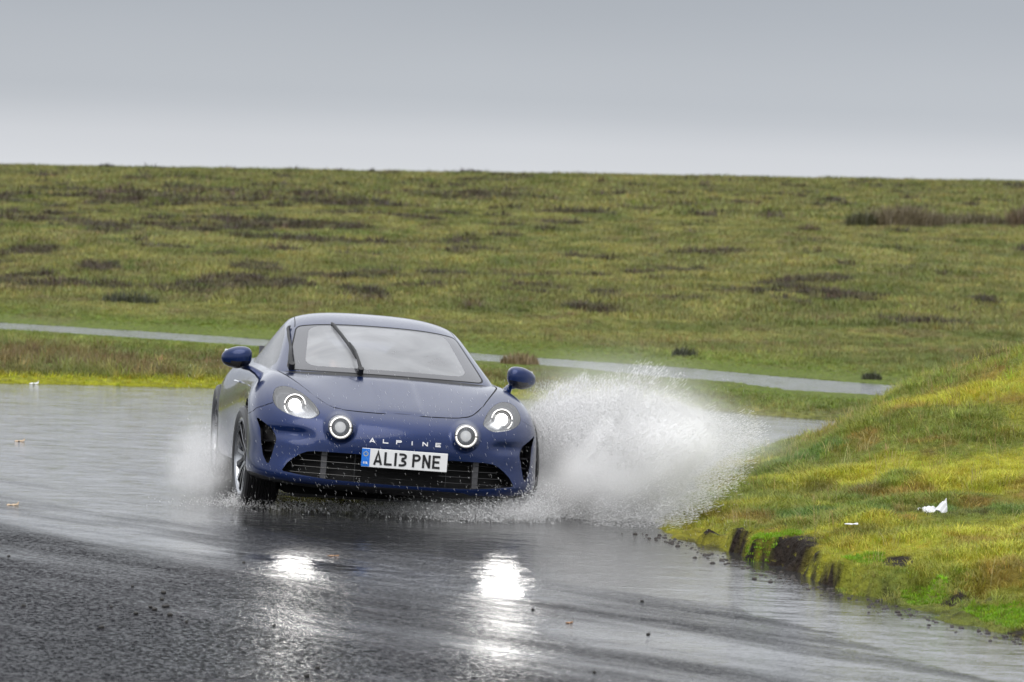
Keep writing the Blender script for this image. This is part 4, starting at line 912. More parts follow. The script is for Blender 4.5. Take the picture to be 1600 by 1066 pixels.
for k in range(12):
    a = k*pi/6; b.box((.0050, -.238+.013*math.cos(a), .022+.013*math.sin(a)), (.001, .004, .004), Matrix.Rotation(a, 3, 'X'))
o = b.build('star_ring', principled('star_yellow', (.75, .6, .05), .4), pl, smooth=False); o.matrix_basis = PT
# badge letters on the nose
def nose_x(yy, zz):
    m = (np.abs(tm.V[:, 1]-yy) < .02) & (np.abs(tm.V[:, 2]-zz) < .02) & (tm.V[:, 0] > .5); return float(np.median(tm.V[m, 0]))
bx_ = -.213
for i, ch in enumerate('ALPINE'):
    W = {'A': .034, 'I': .008}.get(ch, .034); yc = -.203+.012+i*.0815*.99
    xx = nose_x(yc, .488)
    o = strokes(glyph(ch, W, .025, .0062), .0062, 1, lambda a, c, d, yc=yc, W=W, xx=xx: (nose_x(yc-W/2+a, .488)-.001-.0*c+d*.005, yc-W/2+a, .476+c), 'badge_letter', M_white, None); part(o)
# --- greenhouse: roof, pillars, glass
gm = TM(*grid_mesh(gh_grid(), gh_us(), gh_vs()))
gu = lambda: gm.A[:, 0]
gv = lambda: np.abs(gm.A[:, 1])
def gcut(f, lab, only=(0,)):
    ins = gm.cut(f); m = ins & np.isin(gm.L, only); gm.L[m] = lab
def rect(u, v, u0, u1, v0, v1, r=.25):
    """rounded rectangle in surface coordinates, negative inside"""
    du = np.maximum(u0-u, u-u1)+r; dv = np.maximum(v0-v, v-v1)+r
    return np.hypot(np.maximum(du, 0), np.maximum(dv, 0))+np.minimum(np.maximum(du, dv), 0)-r
# windscreen bottom follows the cowl: u grows with v towards the pillar
ulow = lambda v: .93+.012*v**2.2
gcut(rect(gu()-ulow(gv())+1, gv(), 1, 4.0-.93+1+.0*gv()-(ulow(gv())-.93), -9, 2.93, .30), 1)
u, v = gu(), gv(); top = 3.90
gcut(rect(u-ulow(v), v, .34, top-.93-(ulow(v)-.93)-.02, -9, 2.30, .40), 2, (1,))
gcut(rect(gu(), gv(), 1.75, 5.35, 3.95, 9, .4), 3)                       # side windows
gcut(rect(gu(), gv(), 6.6, 8.1, -9, 2.3, .35), 4)                        # rear window
# black surround gaps
f = np.abs(rect(gu()-ulow(gv())+1, gv(), 1, 4.0-.93+1-(ulow(gv())-.93), -9, 2.93, .30))-.045
ins = gm.cut(f); gm.L[ins & np.isin(gm.L, (0, 1))] = 9
# roof side channel line
f = np.abs(gv()-3.0-.0*gu())-.03; f = np.where((gu() > 3.98) & (gu() < 6.5), f, 1.); ins = gm.cut(f); gm.L[ins & (gm.L == 0)] = 9
# thin pillar between door glass and quarter glass + lower part below the belt dropped where the body already is
def gskin(name, fm, mat, off=0):
    V, F, Nn = gm.sub(fm, off); return part(mesh_obj(name, V, F, mat, normals=Nn))
gc = gm.V[gm.F].mean(1); gcu = gm.A[gm.F][:, :, 0].mean(1); gcv = np.abs(gm.A[gm.F][:, :, 1]).mean(1)
roofm = (gm.L == 0) & (gcv < 3.0) & (gcu > 3.9) & (gcu < 6.5)
below = (gcu < .90)
gskin('roof', roofm, M_paint)
gskin('window_pillars', (gm.L == 0) & ~roofm & ~below, M_paint)
gskin('cowl_panel', (gm.L == 0) & below, M_black)
ws = gskin('windscreen', gm.L == 2, M_wind)
gskin('windscreen_border', gm.L == 1, M_frit)
gskin('window_seal', gm.L == 9, M_gap, -.002)
for s in (1, -1): gskin('side_window', (gm.L == 3) & (gc[:, 1]*s > 0), M_side)
gskin('rear_window', gm.L == 4, M_side)
# --- wing mirrors
def superell(c, r, e=1.0, n=20, m=14, shape=None):
    V = []; F = []
    for i in range(m+1):
        ph = -pi/2+pi*i/m
        for k in range(n):
            th = 2*pi*k/n; f = lambda t, q: math.copysign(abs(t)**q, t)
            p = [f(math.cos(ph), e)*f(math.cos(th), e), f(math.cos(ph), e)*f(math.sin(th), e), f(math.sin(ph), e)]
            p = [p[0]*r[0], p[1]*r[1], p[2]*r[2]]
            if shape: p = shape(*p)
            V.append((p[0]+c[0], p[1]+c[1], p[2]+c[2]))
    for i in range(m):
        for k in range(n): F.append((i*n+k, i*n+(k+1) % n, (i+1)*n+(k+1) % n, (i+1)*n+k))
    return V, F
for s in (1, -1):
    CAP = -.03
    wm = bpy.data.objects.new('wing_mirror', None); COL.objects.link(wm); part(wm)
    def shp(x, y, z):
        t = y*s/.094                    # -1 inner .. 1 outer
        z2 = z*(1-.20*max(t, 0)) - .012*t + (.012 if z < 0 else 0)*max(t, 0)
        x2 = x*(1-.35*max(t, 0)) - .02*t
        return (x2 if x > 0 else x2*.35, y, z2)
    c = (-.40, s*.916+CAP, .908)
    V, F = superell(c, (.085, .096, .071), .72, shape=shp); V = np.array(V)
    low = np.array([min(V[i][2] for i in f) for f in F]); zc_ = np.array([np.mean([V[i][2] for i in f]) for f in F])
    yy = np.array([np.mean([V[i][1] for i in f]) for f in F])*s; lim = .884-.16*(yy-.916-CAP*s)
    mesh_obj('mirror_cap', V, [f for f, z_, l_ in zip(F, zc_, lim) if z_ >= l_], M_paint, wm)
    mesh_obj('mirror_base', V, [f for f, z_, l_ in zip(F, zc_, lim) if z_ < l_], M_gloss, wm)
    b = MB(); b.box((-.432, s*.915+CAP, .906), (.004, .15, .10)); o = b.build('mirror_glass', M_chrome, wm); o.modifiers.new('round', 'BEVEL').width = .002
    b = MB(); b.tube([(-.40, s*.905+CAP, .862), (-.405, s*.865+CAP, .856), (-.40, s*.832+CAP*.7, .845), (-.375, s*.800+CAP*.3, .822), (-.35, s*.770, .79)], [.020, .034, .030, .034, .052], 12, flat=.62); b.build('mirror_stalk', M_paint, wm)
# --- wipers, both standing up on the glass
def ws_point(yy, zz):
    m = gm.A[:, 0] < 4.2; V = gm.V[m]; d = (V[:, 1]-yy)**2+(V[:, 2]-zz)**2+np.where(V[:, 0] < -1.2, 9, 0); i = np.argsort(d)[:24]; w_ = np.exp(-d[i]/.0009); return (V[i]*w_[:, None]).sum(0)/w_.sum()
def wiper(base, tip, bl0, bl1, label):
    w = bpy.data.objects.new('wiper', None); COL.objects.link(w); part(w); w['label'] = label
    def at(p, off): q = ws_point(*p); return (q[0]+off*.5, q[1], q[2]+off*.85)
    b = MB(); B0, T0 = np.array(base), np.array(tip)
    pts = [at(B0*(1-t)+T0*t, .028+.030*math.sin(pi*t)) for t in np.linspace(0, 1, 8)]; b.tube(pts, [.014, .012, .010, .009, .008, .007, .006, .005], 8); b.build('wiper_arm', M_black, w)
    b = MB(); b.tube([at(B0, .0), at(B0, .045)], .020, 12); b.build('wiper_hub', M_black, w)
    b = MB(); L0, L1 = np.array(bl0), np.array(bl1); pts = [at(L0*(1-t)+L1*t, .016+.010*math.sin(pi*t)) for t in np.linspace(0, 1, 14)]
    b.tube(pts, [.005]+[.0095]*12+[.005], 8); b.build('wiper_blade', M_black, w)
    b = MB(); b.tube([tuple(np.array(p)-np.array((.004, 0, .012))) for p in pts], .0035, 5); b.build('wiper_rubber', M_gap, w)
wiper((-.188, .864), (-.225, 1.03), (-.195, .955), (-.305, 1.155), 'wiper leaning across the middle of the windscreen')
wiper((-.605, .862), (-.590, .98), (-.612, .868), (-.570, 1.130), 'wiper standing upright in front of the driver')
# --- cabin
b = MB(); b.box((-.80, 0, .78), (.42, 1.30, .10)); b.box((-.50, 0, .785), (.35, 1.24, .05)); b.box((-.75, -.36, .84), (.18, .34, .06)); o = b.build('dashboard', M_soft); o.modifiers.new('round', 'BEVEL').width = .03; part(o)
b = MB(); b.box((-1.45, 0, .20), (2.3, 1.36, .06)); b.box((-2.15, 0, .62), (.06, 1.30, .70)); b.box((-.55, 0, .5), (.06, 1.3, .5)); part(b.build('cabin_tub', M_soft))
for s in (1, -1):
    st = bpy.data.objects.new('seat', None); COL.objects.link(st); part(st)
    b = MB(); b.box((-1.42, s*.36, .36), (.50, .46, .14)); o = b.build('seat_cushion', M_soft, st); o.modifiers.new('round', 'BEVEL').width = .04
    V, F = superell((-1.74, s*.36, .70), (.09, .24, .36), .6); mesh_obj('seat_back', V, F, M_soft, st)
    V, F = superell((-1.80, s*.36, 1.02), (.06, .13, .10), .7); mesh_obj('headrest', V, F, M_soft, st)
swc = Vector((-1.02, -.36, .83)); tilt = rad(22)
sw = bpy.data.objects.new('steering_wheel', None); COL.objects.link(sw); part(sw)
def swp(a, r, d=0): return (swc.x+r*math.sin(a)*math.sin(tilt)*-1+d*math.cos(tilt), swc.y+r*math.cos(a), swc.z+r*math.sin(a)*math.cos(tilt)+d*math.sin(tilt))
b = MB(); pts = [swp(a, .178) for a in np.linspace(0, 2*pi, 40)]; b.tube(pts, .014, 8); b.build('wheel_rim', M_soft, sw)
b = MB()
for a in (0, pi, -pi/2): b.tube([swp(a, .04), swp(a, .17)], [.022, .014], 8, flat=.5)
V, F = superell(swp(0, 0), (.03, .06, .055)); b.add(V, F); b.build('wheel_spokes', M_gloss, sw)
rv = MB(); rv.box((-.93, .02, 1.105), (.03, .24, .065)); rv.tube([(-.90, .02, 1.14), (-.93, .02, 1.10)], .012, 8); o = rv.build('rear_view_mirror', M_soft); o.modifiers.new('round', 'BEVEL').width = .012; part(o)
b = MB(); b.box((-.86, .02, 1.128), (.10, .17, .012), Matrix.Rotation(rad(24), 3, 'Y')); part(b.build('sensor_cover', M_soft))
# door handles
for s in (1, -1):
    b = MB(); b.tube([(-1.30, s*.838, .735), (-1.36, s*.856, .737), (-1.44, s*.858, .738), (-1.50, s*.842, .738)], [.006, .011, .011, .006], 8, flat=.7); part(b.build('door_handle', M_chrome))
# underside and wheel housings
b = MB(); b.box((-1.2, 0, .15), (3.6, 1.34, .05)); b.box((-.0, 0, .40), (.10, 1.12, .46)); b.box((.30, 0, .24), (.5, 1.0, .10)); part(b.build('underbody', M_under, smooth=False))
for cx, r in ((0, .352), (-2.42, .362)):
    for s in (1, -1):
        b = MB(); n = 24; V = []; F = []
        for k in range(n+1):
            a = -.25+(pi+.5)*k/n; V += [(cx+r*math.cos(a), s*.87, .315+r*math.sin(a)), (cx+r*math.cos(a), s*.56, .315+r*math.sin(a))]
        for k in range(n): F.append((2*k, 2*k+1, 2*k+3, 2*k+2))
        F.append(tuple(2*k+1 for k in range(n+1)))
        part(mesh_obj('wheel_arch_liner', V, F, M_gap, sharp=rad(40)))
b = MB(); b.tube([(.42, -.62, .125), (.46, -.3, .135), (.47, 0, .137), (.46, .3, .135), (.42, .62, .125)], .018, 6, flat=2.0); part(b.build('front_strake', M_black))
# --- wheels
def make_wheel(width, R, rimR):
    w = bpy.data.objects.new('wheel', None); COL.objects.link(w); hw = width/2
    prof = [(rimR-.008, -hw+.012), (rimR+.012, -hw), (R-.035, -hw-.006), (R-.012, -hw+.006), (R-.002, -hw+.022)]
    for q in np.linspace(-hw+.03, hw-.03, 9)[0:]:
        prof += [(R, q-.006), (R, q+.004), (R-.007, q+.0055), (R-.007, q+.0095)]
    prof += [(R-.002, hw-.018), (R-.012, hw-.004), (R-.035, hw+.006), (rimR+.012, hw), (rimR-.008, hw-.012)]
    b = MB(); b.lathe(prof, 72, 'y'); b.build('tyre', M_tyre, w, sharp=rad(30))
    b = MB(); b.lathe([(rimR-.008, -hw+.012), (rimR+.004, hw-.004), (rimR-.006, hw-.002), (rimR-.016, hw-.012), (rimR-.024, hw-.05), (rimR-.03, -hw+.03), (rimR-.012, -hw+.012)], 60, 'y'); rim = b.build('rim', M_rim, w, sharp=rad(30))
    for k in range(14):
        a = 2*pi*k/14; b = MB(); da = .10
        c, s_ = math.cos(a), math.sin(a); T = Vector((-s_, 0, c)); Rr = Vector((c, 0, s_))
        P = []
        for r_, wd, yy, th in ((.045, .016, hw-.040, .03), (.11, .012, hw-.026, .026), (rimR-.018, .017, hw-.014, .022)):
            for sg_, dy in ((-1, 0), (1, 0), (.7, -th), (-.7, -th)): P.append(Rr*r_+T*wd*sg_*.8+Vector((0, yy+dy, 0)))
        F = []
        for i in range(2):
            for q in range(4): F.append((i*4+q, i*4+(q+1) % 4, (i+1)*4+(q+1) % 4, (i+1)*4+q))
        b.add(P, F+[(3, 2, 1, 0), (8, 9, 10, 11)]); b.build('spoke', M_rim if k % 2 else M_rimdark, rim, smooth=False)
    b = MB(); b.lathe([(.001, hw-.030), (.028, hw-.030), (.034, hw-.034), (.05, hw-.045), (.062, hw-.06)], 24, 'y'); b.build('hub_cap', M_rimdark, w)
    b = MB(); b.lathe([(.06, hw-.105), (.160, hw-.105), (.160, hw-.130), (.06, hw-.130)], 40, 'y', closed=True); b.build('brake_disc', M_disc, w)
    b = MB(); b.box((.125, hw-.11, .05), (.07, .07, .16)); b.build('brake_caliper', principled('caliper_blue', (.01, .05, .25), .3), w)
    return w
def place_wheel(w, x, y, z, s, steer, spin):
    w.parent = car; w.matrix_parent_inverse = Matrix.Identity(4)
    w.matrix_basis = Matrix.Translation((x, y, z)) @ Rm('Z', steer) @ (Rm('Z', 0) if s > 0 else Rm('Z', pi)) @ Rm('Y', spin)
def copy_tree(o):
    c = o.copy(); COL.objects.link(c)
    for ch in list(o.children):
        d = copy_tree(ch); d.parent = c; d.matrix_parent_inverse = ch.matrix_parent_inverse.copy()
    return c
w0 = make_wheel(.215, .315, .238)
place_wheel(w0, 0, -.805, .343, -1, .07, .3)
place_wheel(copy_tree(w0), 0, .805, .343, 1, .07, 1.1)
wr = make_wheel(.24, .322, .238)
place_wheel(wr, -2.42, -.768, .350, -1, 0, .8)
place_wheel(copy_tree(wr), -2.42, .768, .350, 1, 0, .2)
# --- the driver, seen faintly through the wet glass
def skin_figure(name, verts, edges, radii, mat, root=0, sub=2):
    me = bpy.data.meshes.new(name); me.from_pydata(verts, edges, []); o = bpy.data.objects.new(name, me); COL.objects.link(o)
    o.modifiers.new('skin', 'SKIN'); 
    if not me.skin_vertices: me.attributes.new('skin', 'FLOAT', 'POINT')
    return o
def tube_body(parts_):
    b = MB()
    for pts, rs, n in parts_: b.tube(pts, rs, n)
    return b
px, py = -1.62, -.36
V = [(px, py, .45), (px-.02, py, .62), (px-.03, py, .78), (px-.04, py, .86), (px-.03, py, .93),   # 0 pelvis,1 waist,2 chest,3 neck base,4 neck top
     (px-.02, py-.18, .80), (px+.13, py-.27, .66), (px+.40, py-.17, .86), (px+.47, py-.135, .90),    # right arm
     (px-.02, py+.18, .80), (px+.13, py+.27, .64), (px+.40, py+.17, .86), (px+.47, py+.135, .89),    # left arm
     (px+.02, py, .98), (px+.03, py, 1.05),                                                        # head
     (px+.28, py-.12, .47), (px+.62, py-.14, .56), (px+.95, py-.14, .30), (px+1.05, py-.14, .28),
     (px+.28, py+.12, .47), (px+.62, py+.14, .56), (px+.95, py+.14, .30), (px+1.05, py+.14, .28)]
E_ = [(0, 1), (1, 2), (2, 3), (3, 4), (2, 5), (5, 6), (6, 7), (7, 8), (2, 9), (9, 10), (10, 11), (11, 12), (4, 13), (13, 14), (0, 15), (15, 16), (16, 17), (17, 18), (0, 19), (19, 20), (20, 21), (21, 22)]
Rr = [.15, .14, .15, .06, .052, .07, .048, .034, .034, .07, .048, .034, .034, .085, .08, .085, .06, .045, .04, .085, .06, .045, .04]
# fingers: four and a thumb on each hand curling round the rim
def add_fingers(V, E_, Rr, hand, sgn):
    h = Vector(V[hand])
    for k in range(4):
        L_ = [.85, 1, .95, .75][k]; b0 = len(V); zz = h.z+.026-.017*k
        V.append((h.x+.03, h.y-sgn*.004, zz)); V.append((h.x+.055*L_, h.y+sgn*.014, zz+.004)); V.append((h.x+.055*L_, h.y+sgn*.040*L_, zz)); V.append((h.x+.028, h.y+sgn*.048*L_, zz-.002))
        E_ += [(hand, b0), (b0, b0+1), (b0+1, b0+2), (b0+2, b0+3)]; Rr += [.010, .0095, .009, .008]
    b0 = len(V); V.append((h.x+.01, h.y+sgn*.026, h.z+.02)); V.append((h.x+.025, h.y+sgn*.045, h.z+.038)); E_ += [(hand, b0), (b0, b0+1)]; Rr += [.011, .009]
add_fingers(V, E_, Rr, 8, 1); add_fingers(V, E_, Rr, 12, -1)
me = bpy.data.meshes.new('person'); me.from_pydata([tuple(v) for v in V], E_, []); per = bpy.data.objects.new('person', me); COL.objects.link(per)
sk = per.modifiers.new('skin', 'SKIN'); sk.branch_smoothing = .6
for i, r_ in enumerate(Rr): me.skin_vertices[0].data[i].radius = (r_, r_*(1.25 if i in (0, 1, 2) else 1))
me.skin_vertices[0].data[0].use_root = True
ss = per.modifiers.new('sub', 'SUBSURF'); ss.levels = 2; ss.render_levels = 2
def person_mat():
    m, t, out = mat_new('driver_clothes_and_skin'); L = t.links.new; p = t.nodes.new('ShaderNodeBsdfPrincipled'); tcn = t.nodes.new('ShaderNodeTexCoord'); sp = t.nodes.new('ShaderNodeSeparateXYZ')
    L(tcn.outputs['Object'], sp.inputs[0])
    a = t.nodes.new('ShaderNodeMath'); a.operation = 'GREATER_THAN'; a.inputs[1].default_value = .895; L(sp.outputs['Z'], a.inputs[0])     # neck and head
    c = t.nodes.new('ShaderNodeMath'); c.operation = 'GREATER_THAN'; c.inputs[1].default_value = px+.425; L(sp.outputs['X'], c.inputs[0])
    c2 = t.nodes.new('ShaderNodeMath'); c2.operation = 'GREATER_THAN'; c2.inputs[1].default_value = .72; L(sp.outputs['Z'], c2.inputs[0])
    c3 = t.nodes.new('ShaderNodeMath'); c3.operation = 'MULTIPLY'; L(c.outputs[0], c3.inputs[0]); L(c2.outputs[0], c3.inputs[1])
    mx = t.nodes.new('ShaderNodeMath'); mx.operation = 'MAXIMUM'; L(a.outputs[0], mx.inputs[0]); L(c3.outputs[0], mx.inputs[1])
    q = t.nodes.new('ShaderNodeMix'); q.data_type = 'RGBA'; q.inputs['A'].default_value = (.20, .21, .24, 1); q.inputs['B'].default_value = (.80, .52, .40, 1); L(mx.outputs[0], q.inputs['Factor'])
    L(q.outputs['Result'], p.inputs['Base Color']); p.inputs['Roughness'].default_value = .6; L(p.outputs[0], out.inputs[0]); return m
me.materials.append(person_mat()); per.matrix_world = CAR_M @ BODY_M
tag(per, 'driver in dark clothes holding the steering wheel behind the windscreen', 'person')
hc = (px+.045, py, 1.055)
def hshape(x, y, z): return (x*(1-.0*z)+(.012 if (x > 0 and z < -.03) else 0), y*(1-.25*max(0, -z/.12)), z)
V, F = superell((px-.0, py, 1.075), (.10, .083, .105), 1.0, shape=lambda x, y, z: (x-.01, y, z)); V = np.array(V)
F = [f for f in F if np.mean([V[i][0] for i in f]) < px+.045 or np.mean([V[i][2] for i in f]) > 1.13]
o = mesh_obj('hair', V, F, principled('brown_hair', (.06, .04, .025), .7, bump=.003, bscale=80)); o.parent = per
b = MB()
for s in (1, -1):
    V, F = superell((px+.108, py+s*.032, 1.055), (.012, .015, .010)); b.add(V, F)
b.build('eye', M_ink, per)
b = MB(); b.tube([(px+.098, py, 1.065), (px+.118, py, 1.04), (px+.128, py, 1.018), (px+.105, py, 1.008)], [.007, .009, .013, .010], 8); b.build('nose', per.data.materials[0], per)
b = MB(); b.tube([(px+.098, py-.024, .985), (px+.106, py, .983), (px+.098, py+.024, .985)], [.003, .007, .003], 8); b.build('mouth', principled('lips', (.35, .13, .12), .5), per)

# the two dipped beams: real lamps in the bowls, shining along the road
for s in (1, -1):
    ld = bpy.data.lights.new('headlight_beam', 'SPOT'); ld.energy = 19; ld.spot_size = rad(34); ld.spot_blend = 1; ld.shadow_soft_size = .11; ld.color = (1, .97, .92)
    lo = bpy.data.objects.new('headlight_beam', ld); COL.objects.link(lo); lo.parent = car; lo.matrix_parent_inverse = Matrix.Identity(4)
    lo.matrix_basis = BODY_M @ Matrix.Translation((.74, s*.642, .655)) @ Rm('Z', -pi/2) @ Rm('X', pi/2-.06)
# ------------------------------------------------------------------ water thrown up by the car
def droplets(name, P, D, ln, w, mat, label):
    """thin stretched drops: P points, D unit directions, ln lengths, w widths; each a 4-sided spindle"""
    n = len(P); up = np.array([0, 0, 1.]); a = np.cross(D, up); a /= np.linalg.norm(a, axis=1)[:, None]+1e-9; b = np.cross(D, a)
    V = np.empty((n, 5, 3)); V[:, 0] = P-D*ln[:, None]/2; V[:, 4] = P+D*ln[:, None]/2
    for k in range(3):
        t = 2*pi*k/3; V[:, 1+k] = P+D*ln[:, None]*.12+(a*math.cos(t)+b*math.sin(t))*w[:, None]/2
    f = np.array([(0, 2, 1), (0, 3, 2), (0, 1, 3), (4, 1, 2), (4, 2, 3), (4, 3, 1)])
    F = (np.arange(n)[:, None, None]*5+f[None]).reshape(-1, 3)
    o = mesh_obj(name, V.reshape(-1, 3), F, mat); tag(o, label, kind='stuff'); return o
def water_mat():
    m, t, out = mat_new('white_water'); L = t.links.new
    p = t.nodes.new('ShaderNodeBsdfPrincipled'); p.inputs['Base Color'].default_value = (.98, .98, .985, 1); p.inputs['Roughness'].default_value = .3
    tl = t.nodes.new('ShaderNodeBsdfTranslucent'); tl.inputs[0].default_value = (.985, .985, .99, 1); mx = t.nodes.new('ShaderNodeMixShader'); mx.inputs[0].default_value = .45
    L(p.outputs[0], mx.inputs[1]); L(tl.outputs[0], mx.inputs[2]); L(mx.outputs[0], out.inputs[0]); return m
M_water = water_mat()
CX, CY = .14, 24.78          # where the near front wheel throws the water out
def plume(n, rmin, rmax_k, spread, power, tlo=-2, thi=88, soft=.10):
    th = np.radians(rng.uniform(tlo, thi, n)); deg = np.degrees(th)
    Lr = np.interp(deg, [-5, 0, 10, 23, 35, 47, 60, 73, 90, 100], [.78, .84, 1.12, 1.40, 1.20, 1.00, .86, .70, .54, .42])
    r = Lr*(rmin+(rmax_k-rmin)*rng.uniform(0, 1, n)**power)
    cl = 1+soft*((fbm(deg*.13+40, np.zeros(n)+3.3, 3, 7)-.5)*1.6+(fbm(deg*.55+40, np.zeros(n)+7.7, 2, 8)-.5)*.9); r = r*cl*1.033
    dep = rng.uniform(0, 1, n)
    x = CX+r*np.cos(th); z = ROAD_Z+r*np.sin(th)*.98; y = CY-.75*smooth(.28, .62, x)+dep*spread*(.35+.65*np.minimum(1, r))+rng.normal(0, .05, n)
    D = np.stack([np.cos(th+rng.normal(0, .12, n)), .35*rng.uniform(-1, 1, n), np.sin(th+rng.normal(0, .12, n))], 1); D /= np.linalg.norm(D, axis=1)[:, None]
    return np.stack([x, y, z], 1), D, r/Lr
P1, D1, q1 = plume(90000, .25, 1.06, 1.5, .5)
x_ = rng.uniform(0, 1, 16000); Pf = np.stack([CX+.03+.55*x_+rng.normal(0, .04, 16000), 24.85+rng.uniform(0, 1, 16000)*1.6, ROAD_Z+rng.uniform(0, 1, 16000)**.8*(.78+.08*x_)], 1)
P1 = np.concatenate([P1, Pf]); Df = np.stack([.4+.3*x_, 0*x_, .8+0*x_], 1); D1 = np.concatenate([D1, Df/np.linalg.norm(Df, axis=1)[:, None]]); q1 = np.concatenate([q1, x_])
k = P1[:, 2] > ROAD_Z; P1, D1, q1 = P1[k], D1[k], q1[k]; n = len(P1)
droplets('water_splash', P1, D1, rng.uniform(.006, .022, n), rng.uniform(.0008, .0024, n), M_water, 'white wall of water thrown up between the car and the grass bank')
# ragged outer fringe: longer streaks flying out and up
P2, D2, q2 = plume(60000, .80, 1.38, 1.2, 1.9, 2, 100, .55)
hi = np.degrees(np.arctan2(P2[:, 2], P2[:, 0]-CX)); far_ = q2 < np.interp(hi, [0, 25, 45, 60, 75, 100], [1.14, 1.16, 1.30, 1.36, 1.30, 1.15]); P2, D2, hi = P2[far_], D2[far_], hi[far_]; keep = rng.uniform(0, 1, len(P2)) < np.interp(hi, [0, 30, 50, 70, 100], [.20, .35, .8, 1, .8]); P2, D2 = P2[keep], D2[keep]; n = len(P2)
droplets('flying_drops', P2, D2, rng.uniform(.008, .030, n)*np.exp(rng.normal(0, .5, n)), rng.uniform(.0009, .0022, n)*np.exp(rng.normal(0, .35, n)), M_water, 'streaking water drops flying out over the top of the white splash')
# low churn thrown forward under the bumper, and the wake of the left and rear wheels
def puff(n, c, s, up=.0): return np.array(c)+rng.normal(0, 1, (n, 3))*np.array(s)
Pc = np.concatenate([puff(8000, (-.22, 24.25, .06), (.20, .12, .05)), puff(9000, (.06, 24.45, .10), (.12, .12, .075)), puff(9000, (.38, 24.75, .09), (.18, .12, .08)), puff(3000, (-1.62, 24.72, .05), (.07, .10, .035)), puff(5000, (-1.0, 24.6, .05), (.40, .16, .022)),
                     puff(3500, (-1.95, 27.3, .12), (.10, .3, .10))])
Pc = Pc[Pc[:, 2] > ROAD_Z]; n = len(Pc); Dc = np.stack([rng.normal(-.2, .6, n), rng.normal(-.2, .3, n), np.abs(rng.normal(.5, .5, n))], 1); Dc /= np.linalg.norm(Dc, axis=1)[:, None]
droplets('churned_water', Pc, Dc, rng.uniform(.006, .022, n), rng.uniform(.002, .005, n), M_water, 'churned spray low under the front bumper and behind the wheels')
# falling rain and fine spray in the air round the nose
n = 2400; P = np.stack([rng.uniform(-1.9, 1.4, n), rng.uniform(22.4, 23.9, n), rng.uniform(.05, 1.0, n)], 1); k = rng.uniform(0, 1, n) < np.interp(P[:, 2], [0, .3, .7, 1.0], [1, .8, .5, .2]); P = P[k]; n = len(P)
D = np.stack([rng.normal(.35, .1, n), rng.normal(0, .1, n), rng.normal(-.9, .1, n)], 1); D /= np.linalg.norm(D, axis=1)[:, None]
droplets('falling_rain', P, D, rng.uniform(.008, .030, n), rng.uniform(.0004, .0012, n), M_water, 'fine rain and spray drops in the air in front of the car')
# mist bodies: cloud of droplets too fine to see singly
def mist(name, c, r, dens, label, rot=0, noise_s=2.2, power=1.6, seed=0):
    V, F = superell((0, 0, 0), (1, 1, 1), 1.0, n=24, m=14); m, t, out = mat_new('mist_'+str(seed)); L = t.links.new
    pv = t.nodes.new('ShaderNodeVolumePrincipled'); pv.inputs['Color'].default_value = (1, 1, 1, 1); pv.inputs['Anisotropy'].default_value = 0
    tcn = t.nodes.new('ShaderNodeTexCoord'); ln = t.nodes.new('ShaderNodeVectorMath'); ln.operation = 'LENGTH'; L(tcn.outputs['Object'], ln.inputs[0])
    fall = t.nodes.new('ShaderNodeMapRange'); fall.interpolation_type = 'SMOOTHSTEP'; fall.inputs['From Min'].default_value = 1.0; fall.inputs['From Max'].default_value = .25; L(ln.outputs['Value'], fall.inputs['Value'])
    nz = t.nodes.new('ShaderNodeTexNoise'); nz.inputs['Scale'].default_value = noise_s; nz.inputs['Detail'].default_value = 4
    mp = t.nodes.new('ShaderNodeMapping'); mp.inputs['Location'].default_value = (seed*3.1, 0, 0); L(tcn.outputs['Object'], mp.inputs[0]); L(mp.outputs[0], nz.inputs['Vector'])
    mr = t.nodes.new('ShaderNodeMapRange'); mr.inputs['From Min'].default_value = .35; mr.inputs['From Max'].default_value = .65; mr.inputs['To Min'].default_value = .35; mr.inputs['To Max'].default_value = 1.3; L(nz.outputs['Fac'], mr.inputs['Value'])
    pw = t.nodes.new('ShaderNodeMath'); pw.operation = 'POWER'; L(fall.outputs[0], pw.inputs[0]); pw.inputs[1].default_value = power
    ml = t.nodes.new('ShaderNodeMath'); ml.operation = 'MULTIPLY'; L(pw.outputs[0], ml.inputs[0]); L(mr.outputs[0], ml.inputs[1])
    m2 = t.nodes.new('ShaderNodeMath'); m2.operation = 'MULTIPLY'; L(ml.outputs[0], m2.inputs[0]); m2.inputs[1].default_value = dens; L(m2.outputs[0], pv.inputs['Density'])
    L(pv.outputs[0], out.inputs['Volume'])
    o = mesh_obj(name, V, F, m); o.location = c; o.scale = r; o.rotation_euler = (0, rot, 0); tag(o, label, kind='stuff'); return o
mist('spray_mist', (.44, 25.35, .35), (.42, .60, .47), 30, 'dense white mist close beside the front wing of the car', seed=1, power=2.2)
mist('spray_mist', (.74, 24.85, .30), (.60, .62, .46), 30, 'dense white mist filling the middle of the splash', rot=-.2, seed=5, power=2.2)
mist('spray_mist', (.96, 24.9, .44), (.52, .50, .33), 24, 'tongue of white mist blown from the splash towards the bank', rot=-.35, seed=6, power=2.2)
mist('spray_mist', (.30, 25.0, .14), (.40, .45, .24), 22, 'low white mist where the splash leaves the front wheel', seed=9, power=1.8)
mist('spray_veil', (.72, 25.4, .50), (.95, .8, .75), 1.6, 'thin veil of mist around the whole splash', seed=8)
mist('wheel_mist', (-2.0, 26.2, .20), (.36, 1.5, .38), 1.3, 'thin grey mist trailing from the left wheels of the car', seed=2, noise_s=3.5)
mist('wake_mist', (.9, 29.5, .30), (1.5, 3.2, .45), .7, 'thin mist hanging over the road behind the splash', seed=3)
mist('bumper_mist', (-.25, 24.35, .09), (.85, .40, .14), 4, 'thin spray mist under the front bumper', seed=4)

